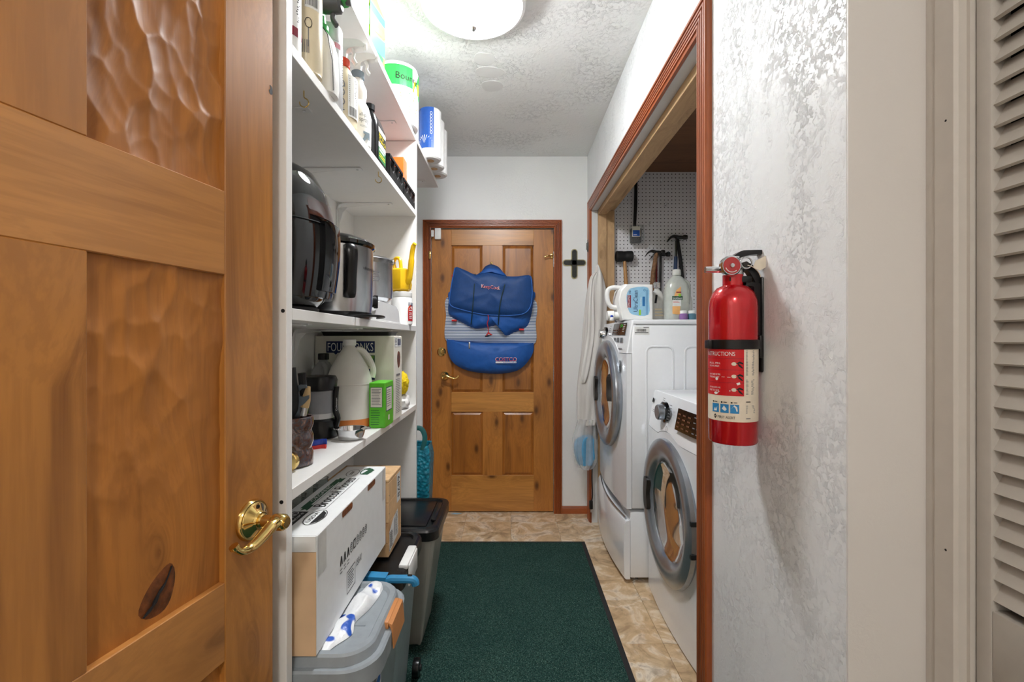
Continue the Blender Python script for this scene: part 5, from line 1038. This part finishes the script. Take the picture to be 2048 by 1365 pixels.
def hammer(label, head, hdl, y, mh, r=.012, grip=None, flip=1):
    t = hang('claw_hammer', label, 'hammer'); t['group'] = 'hammers on the pegboard'
    (cx, cz) = pg(*head); k = .0034
    part('claw', 'dark_steel', t, lambda b: b.tube(smoothpath([(cx, y, cz), (cx - .025, y, cz + .006), (cx - .05, y, cz - .006), (cx - .072, y, cz - .034)], 4), [.014, .0145, .014, .013, .012, .011, .010, .009, .008, .006, .005, .004, .002], 8, .7)); part('poll', 'dark_steel', t, lambda b: b.lathe([(.013, cx - .008), (.012, cx + .02), (.010, cx + .035), (.016, cx + .042), (.016, cx + .06), (.014, cx + .062)], (0, y, cz - .002), 20, axis='X'))
    P = [(pg(*p)[0], y, pg(*p)[1]) for p in hdl]; part('handle', mh, t, lambda b: b.tube(P, [r * .85, r, r * 1.1][:len(P)], 10))
    if grip: part('grip', grip, t, lambda b: b.tube([P[1], P[2]], r * 1.35, 10))
    for x in (-.018, .018): part('hanger', 'chrome', t, lambda b: b.tube([(cx + x, 0, cz - .02), (cx + x, y - .02, cz - .024)], .0025, 6))
mat('old_wood', (128, 92, 62), .6, var=.4, scale=60); mat('grip_blue', (44, 62, 96), .6); mat('red_paint', (120, 30, 30), .5)
hammer('worn claw hammer with a chipped brown wooden handle', (1308, 506), [(1310, 508), (1304, 545), (1299, 600)], -.06, 'old_wood', .015)
hammer('steel claw hammer with a blue grip, highest on the pegboard', (1352, 476), [(1350, 478), (1349, 515), (1347, 560)], -.055, 'dark_steel', .009, 'grip_blue')
hammer('dark-handled hammer hanging behind the worn wooden one', (1322, 508), [(1322, 510), (1321, 545), (1320, 600)], -.025, 'dark_steel', .009)
hammer('black-handled hammer slanting behind the blue-gripped one', (1357, 474), [(1356, 478), (1362, 520), (1367, 575)], -.022, 'black_matte', .012)
t = hang('pry_bar', 'thin red-painted pry bar hanging behind the worn hammer', 'pry bar'); part('shaft', 'red_paint', t, lambda b: b.tube([(pg(1313, 515)[0], -.03, pg(0, 515)[1]), (pg(1312, 600)[0], -.03, pg(0, 600)[1])], .007, 8)); part('hooked_end', 'dark_steel', t, lambda b: b.tube(smoothpath([(pg(1313, 516)[0], -.03, pg(0, 516)[1]), (pg(1314, 508)[0], -.02, pg(0, 506)[1]), (pg(1313, 508)[0], -.002, pg(0, 505)[1])], 4), .006, 8))
# ---- hanging garment with wash bag
m, nt, bs = newmat('voile'); v = coords(nt, (14, 14, 1.2)); n = noi(nt, v, 1.5, 4)
nt.links.new(ramp(nt, n, [(.3, lin((206, 200, 194))), (.7, lin((238, 235, 231)))]), bs.inputs['Base Color']); bs.inputs['Roughness'].default_value = .7; bs.inputs['Sheen Weight'].default_value = .2
def drape(b, rows, d, thick, folds, amp, seed, n=44, sub=4):
    P = smoothpath([((l + r) / 2, y, (r - l) / 2) for l, r, y in rows], sub); R = []
    for i, p in enumerate(P):
        q = PX(p.x, p.y, d); hw = max(.002, p.z * d / 910); th = min(thick, hw * 1.1); ring = []
        for k in range(n):
            a = 2 * pi * k / n; mfold = 1 + amp * sin(folds * a + seed + i * .13) + amp * .7 * noise.noise(Vector((cos(a) * 2.2 + seed, sin(a) * 2.2, i * .22)))
            ring.append((q[0] + hw * cos(a) * (1 + (mfold - 1) * .4), q[1] + th * sin(a) * mfold, q[2]))
        R.append(ring)
    b.loft(R)
GY = 3.03
t = thing('garment', 'limp white garment hanging from the closet jamb beside the dryer', 'garment', (0, 0, 0))
part('fabric', 'voile', t, lambda b: drape(b, [(1194, 1197, 530), (1190, 1202, 542), (1180, 1208, 565), (1174, 1212, 590), (1168, 1213, 640), (1165, 1212, 680), (1161, 1208, 720), (1155, 1204, 760), (1153, 1202, 790), (1154, 1197, 830), (1158, 1192, 850)], GY, .034, 6, .16, 1.0), 60)
part('sleeve', 'voile', t, lambda b: drape(b, [(1188, 1196, 545), (1179, 1190, 560), (1174, 1188, 600), (1171, 1190, 660), (1166, 1186, 700), (1160, 1178, 745), (1162, 1172, 765)], GY - .02, .028, 5, .2, 4.0), 60)
t = thing('wash_bag', 'sheer mesh wash bag with a blue cloth inside at the foot of the garment', 'bag', (0, 0, 0))
mat('sheer', (236, 238, 238), .5, trans=.0, alpha=.3); mat('cloth_blue', (92, 158, 198), .8, bmp=.4, bscale=40, bdist=.005)
part('mesh_bag', 'sheer', t, lambda b: drape(b, [(1157, 1190, 838), (1151, 1190, 855), (1147, 1191, 875), (1147, 1193, 900), (1151, 1193, 922), (1157, 1188, 934), (1164, 1182, 938)], GY - .005, .036, 7, .22, 2.2), 60)
part('blue_cloth', 'cloth_blue', t, lambda b: drape(b, [(1166, 1184, 872), (1152, 1188, 880), (1150, 1189, 900), (1153, 1189, 918), (1158, 1185, 930)], GY - .005, .03, 5, .25, 3.2), 60)
t = thing('key_ring', 'ring of dark keys hanging on the far oak casing', 'keys', (0, 0, 0)); kx, _, kz = PX(1181, 482, 3.1)
part('ring', 'chrome', t, lambda b: b.tube([(RW - .022, 3.1 + .012 * cos(q), kz + .012 * sin(q)) for q in [2 * pi * i / 16 for i in range(16)]], .0016, 6, closed=True)); part('key', 'dark_steel', t, lambda b: b.box(RW - .026, 3.09, kz - .075, RW - .019, 3.108, kz - .01, .003)); part('key', 'dark_steel', t, lambda b: b.box(RW - .030, 3.104, kz - .06, RW - .027, 3.118, kz - .012, .001))
t = thing('power_cord', 'black appliance cord with plug hanging by the far casing', 'cord', (0, 0, 0))
part('cable', 'black_plastic', t, lambda b: b.tube(smoothpath([PX(1186, 900, 3.04), PX(1184, 950, 3.04), PX(1185, 990, 3.04), PX(1183, 1004, 3.04)], 4), .004, 8)); q = PX(1182, 1010, 3.04); part('plug', 'black_plastic', t, lambda b: b.box(q[0] - .012, 3.03, q[2] - .03, q[0] + .012, 3.05, q[2] + .03, .005)); part('prong', 'chrome', t, lambda b: b.box(q[0] - .004, 3.036, q[2] - .05, q[0] + .004, 3.042, q[2] - .028))

# ================================================================= FIRE EXTINGUISHER
mat('ext_red', (196, 14, 28), .2, .25, coat=.6); mat('label_red', (206, 26, 34), .35); mat('label_cream', (236, 224, 204), .4); mat('icon_blue', (44, 136, 196), .4); mat('gauge_red', (178, 30, 30), .15, coat=.8); mat('tag_cream', (226, 216, 198), .5)
EX, EY, R_ = .4865, .998, .0455
t = thing('fire_extinguisher', 'red fire extinguisher with an instruction label on the right wall', 'extinguisher', (EX, EY, 1.0145)); t.scale = (1.087,) * 3
part('cylinder', 'ext_red', t, lambda b: b.lathe([(.04, .004), (.043, 0), (R_, .004), (R_, .268), (R_ * .97, .283), (R_ * .86, .298), (R_ * .66, .309), (R_ * .42, .314), (R_ * .42, .335)], (0, 0, 0), 64))
part('neck', 'black_plastic', t, lambda b: b.box(-.014, -.016, .318, .032, .016, .332, .004)); part('valve', 'chrome', t, lambda b: b.lathe([(.014, .33), (.016, .336), (.016, .35), (.011, .356), (.011, .372)], (.004, 0, 0), 24))
part('nozzle', 'chrome', t, lambda b: b.lathe([(.0062, -.056), (.0065, -.052), (.0065, -.01)], (0, .0, .346), 20, axis='X'))
g = part('gauge', 'chrome', t, lambda b: b.lathe([(.012, .0), (.0195, -.004), (.0205, -.014), (.018, -.017)], (-.016, -.012, .35), 32, axis='Y')); part('gauge_dial', 'gauge_red', g, lambda b: b.lathe([(.0165, -.0178), (0, -.018)], (-.016, -.012, .35), 32, axis='Y')); part('gauge_center', 'chrome', g, lambda b: b.lathe([(.005, -.017), (.004, -.021), (0, -.0215)], (-.016, -.012, .35), 16, axis='Y'))
part('gauge_mark', 'ink_white', g, lambda b: b.tube([(-.016 + .013 * cos(q), -.0302, .35 + .013 * sin(q)) for q in [radians(200 + i * 14) for i in range(9)]], .0008, 5))
fe = lambda a, c_, q: (a, q, c_)
part('carry_handle', 'black_plastic', t, lambda b: b.prism(smooth2([(-.012, .354), (.004, .366), (.03, .374), (.06, .377), (.064, .381), (.058, .384), (.03, .384), (.012, .382), (-.004, .37)], 3), fe, -.010, .010)); part('lever', 'black_plastic', t, lambda b: b.prism(smooth2([(.006, .332), (.024, .345), (.04, .322), (.052, .295), (.056, .262), (.06, .264), (.06, .3), (.05, .335), (.03, .358), (.01, .352)], 3), fe, -.009, .009))
part('pull_pin', 'chrome', t, lambda b: b.tube([(.018 + .011 * cos(q), -.018, .357 + .011 * sin(q)) for q in [2 * pi * i / 20 for i in range(20)]], .0016, 7, closed=True)); part('pin_shaft', 'dark_steel', t, lambda b: b.lathe([(.006, -.018), (.006, .014)], (.018, 0, .354), 14, axis='Y'))
ft = planar((.034, -.02, .347), (.9, -.1, .45), (-.4, .0, .9)); part('inspection_tag', 'tag_cream', t, lambda b: b.prism([(-.002, -.0), (.006, -.009), (.032, -.009), (.032, .012), (.006, .012), (-.002, .004)], ft, 0, .0008)); part('seal_tie', 'tag_cream', t, lambda b: b.tube(smoothpath([(.02, -.019, .352), (.032, -.02, .347), (.05, -.012, .33), (.059, -.01, .28), (.061, -.01, .22)], 4), .0009, 5))
part('wall_bracket', 'black_plastic', t, lambda b: [b.prism([(R_ - .004, .19), (R_ + .004, .19), (R_ + .006, .315), (R_ - .002, .318), (.02, .322), (.02, .314), (R_ - .01, .31)], fe, -.014, .014), b.box(R_ - .002, -.02, .168, R_ + .007, .02, .214, .003), b.box(R_ + .003, -.018, .14, (RW - EX) / 1.087 - .0004, .018, .33, .003)])
part('strap', 'black_plastic', t, lambda b: b.lathe([(R_ + .0002, .186), (R_ + .003, .187), (R_ + .003, .204), (R_ + .0002, .205)], (0, 0, 0), 64, cap=(False, False))); part('strap_latch', 'black_plastic', t, lambda b: b.box(-R_ - .007, -.012, .187, -R_ + .002, .012, .204, .002))
va = atan2(-EY, -EX); D = Decal(cylmap((0, 0, 0), R_ + .0002, va), t)
U = R_ * 1.9
D.rect('label_cream', -U, .046, U, .186, .0002, 40); D.rect('label_red', -U * .95, .096, .020, .186, .0005, 22)
for z in (.168, .146, .121): D.rect('maroon', -U * .95, z, .020, z + .0006, .0008, 16, 'print')
D.text('ink_white', 'INSTRUCTIONS', -.0585, .1735, .004, .1815, .001)
for z, a_, b_ in ((.157, 'PULL PIN.', 'HOLD UNIT UPRIGHT.'), (.135, 'AIM AT BASE OF FIRE.', 'STAND BACK 6 FEET.'), (.109, 'SWEEP AND SQUEEZE LEVER.', 'SIDE TO SIDE.')):
    D.text('ink_white', a_, -.05, z, -.022, z + .0035, .001); D.text('ink_white', b_, -.05, z - .0055, -.024, z - .002, .001)
for i, z in enumerate((.158, .134, .108)):
    D.disc('tag_cream', .002, z, .0045, .0035, .001, 12); D.poly('ink', [(.004, z), (.012, z + .005), (.018, z + .002), (.018, z - .001), (.012, z + .001)], .0012, 'print'); D.poly('ink', [(.008, z + .002), (.014, z - .003), (.018, z - .008), (.016, z - .0085), (.010, z - .004)], .0013, 'print')
D.poly('ink_white', [(-.004, .107), (-.026, .1035), (-.03, .099), (-.004, .105)], .001, 'print'); D.disc('ink_white', -.032, .1, .004, .0025, .001, 10); D.poly('ink_white', [(.006, .121), (.012, .123), (.013, .119), (.008, .117)], .001, 'print'); D.disc('ink_white', -.03, .128, .003, .003, .001, 8); D.lines('ink_white', -.02, .131, -.004, .1325, 1, .5)
for i, a_ in enumerate((-.041, -.0225, -.0045)):
    D.rect('icon_blue', a_, .0625, a_ + .0155, .0795, .0006, 4, 'icon'); D.poly('ink_white', [[(a_ + .004, .065), (a_ + .007, .072), (a_ + .009, .067), (a_ + .012, .074), (a_ + .011, .065)], [(a_ + .003, .07), (a_ + .009, .066), (a_ + .012, .07), (a_ + .007, .077)], [(a_ + .002, .071), (a_ + .006, .076), (a_ + .009, .073), (a_ + .011, .066), (a_ + .013, .067), (a_ + .012, .075), (a_ + .007, .0785)]][i], .001, 'icon_figure'); D.rect('ink', a_ + .001, .0815, a_ + .004, .0845, .0006, name='print'); D.lines('ink', a_ + .006, .0822, a_ + .013, .084, 1, .8)
D.text('ink', 'FIRST ALERT', -.0275, .0515, .004, .0565, .001); D.poly('ink', [(-.0335, .0495), (-.03, .0545), (-.0335, .0595), (-.037, .0545)], .001, 'logo'); D.disc('label_cream', -.0335, .0545, .0012, .0012, .0014, 8, 'logo')
D.lines('ink_grey', .0235, .135, .043, .184, 22, .45, .0008, .12); D.lines('ink_grey', .0235, .098, .043, .128, 12, .4, .0008, .2); D.lines('ink', .0235, .082, .034, .086, 1, .4); D.lines('ink_grey', .0235, .062, .045, .078, 8, .4, .0008, .2); D.lines('ink_grey', .0235, .05, .035, .054, 1, .4); D.build()

# ================================================================= RUG
m, nt, bs = newmat('rug_pile'); v = coords(nt)
vo = nd(nt, 'ShaderNodeTexVoronoi', Scale=150.0); nt.links.new(v, vo.inputs['Vector']); n = noi(nt, v, 260, 2); n2 = noi(nt, v, 5, 3)
col = ramp(nt, n, [(.33, lin((28, 54, 50))), (.5, lin((52, 86, 78))), (.64, lin((84, 116, 106))), (.76, lin((140, 160, 146)))])
col = mix(nt, ramp(nt, vo.outputs['Distance'], [(.35, 0.0), (.8, .5)]), col, lin((14, 30, 28))); col = mix(nt, ramp(nt, n2, [(.35, 0.0), (.7, .3)]), col, lin((24, 56, 56)))
nt.links.new(col, bs.inputs['Base Color']); bs.inputs['Roughness'].default_value = .95; bs.inputs['Specular IOR Level'].default_value = .1; bump(nt, bs, vo.outputs['Distance'], 1.0, -.006)
rug = thing('rug', 'dark green ribbed runner rug with a black rubber border', 'rug', (0, 0, 0))
mat('rubber', (38, 38, 40), .75)
part('border', 'rubber', rug, lambda b: b.box(-.46, -.9, .0005, .45, 2.78, .005, .002, 2))
part('pile', 'rug_pile', rug, lambda b: b.box(-.437, -.877, .003, .427, 2.757, .0085, .002, 2))
tag(part('paper_scrap', 'label_blue', None, lambda b: b.prism([(-.43, 3.225), (-.38, 3.222), (-.35, 3.236), (-.40, 3.243)], lambda a, c_, q: (a, c_, q), .0003, .002)), 'small blue and white scrap on the floor under the pine door', 'scrap')
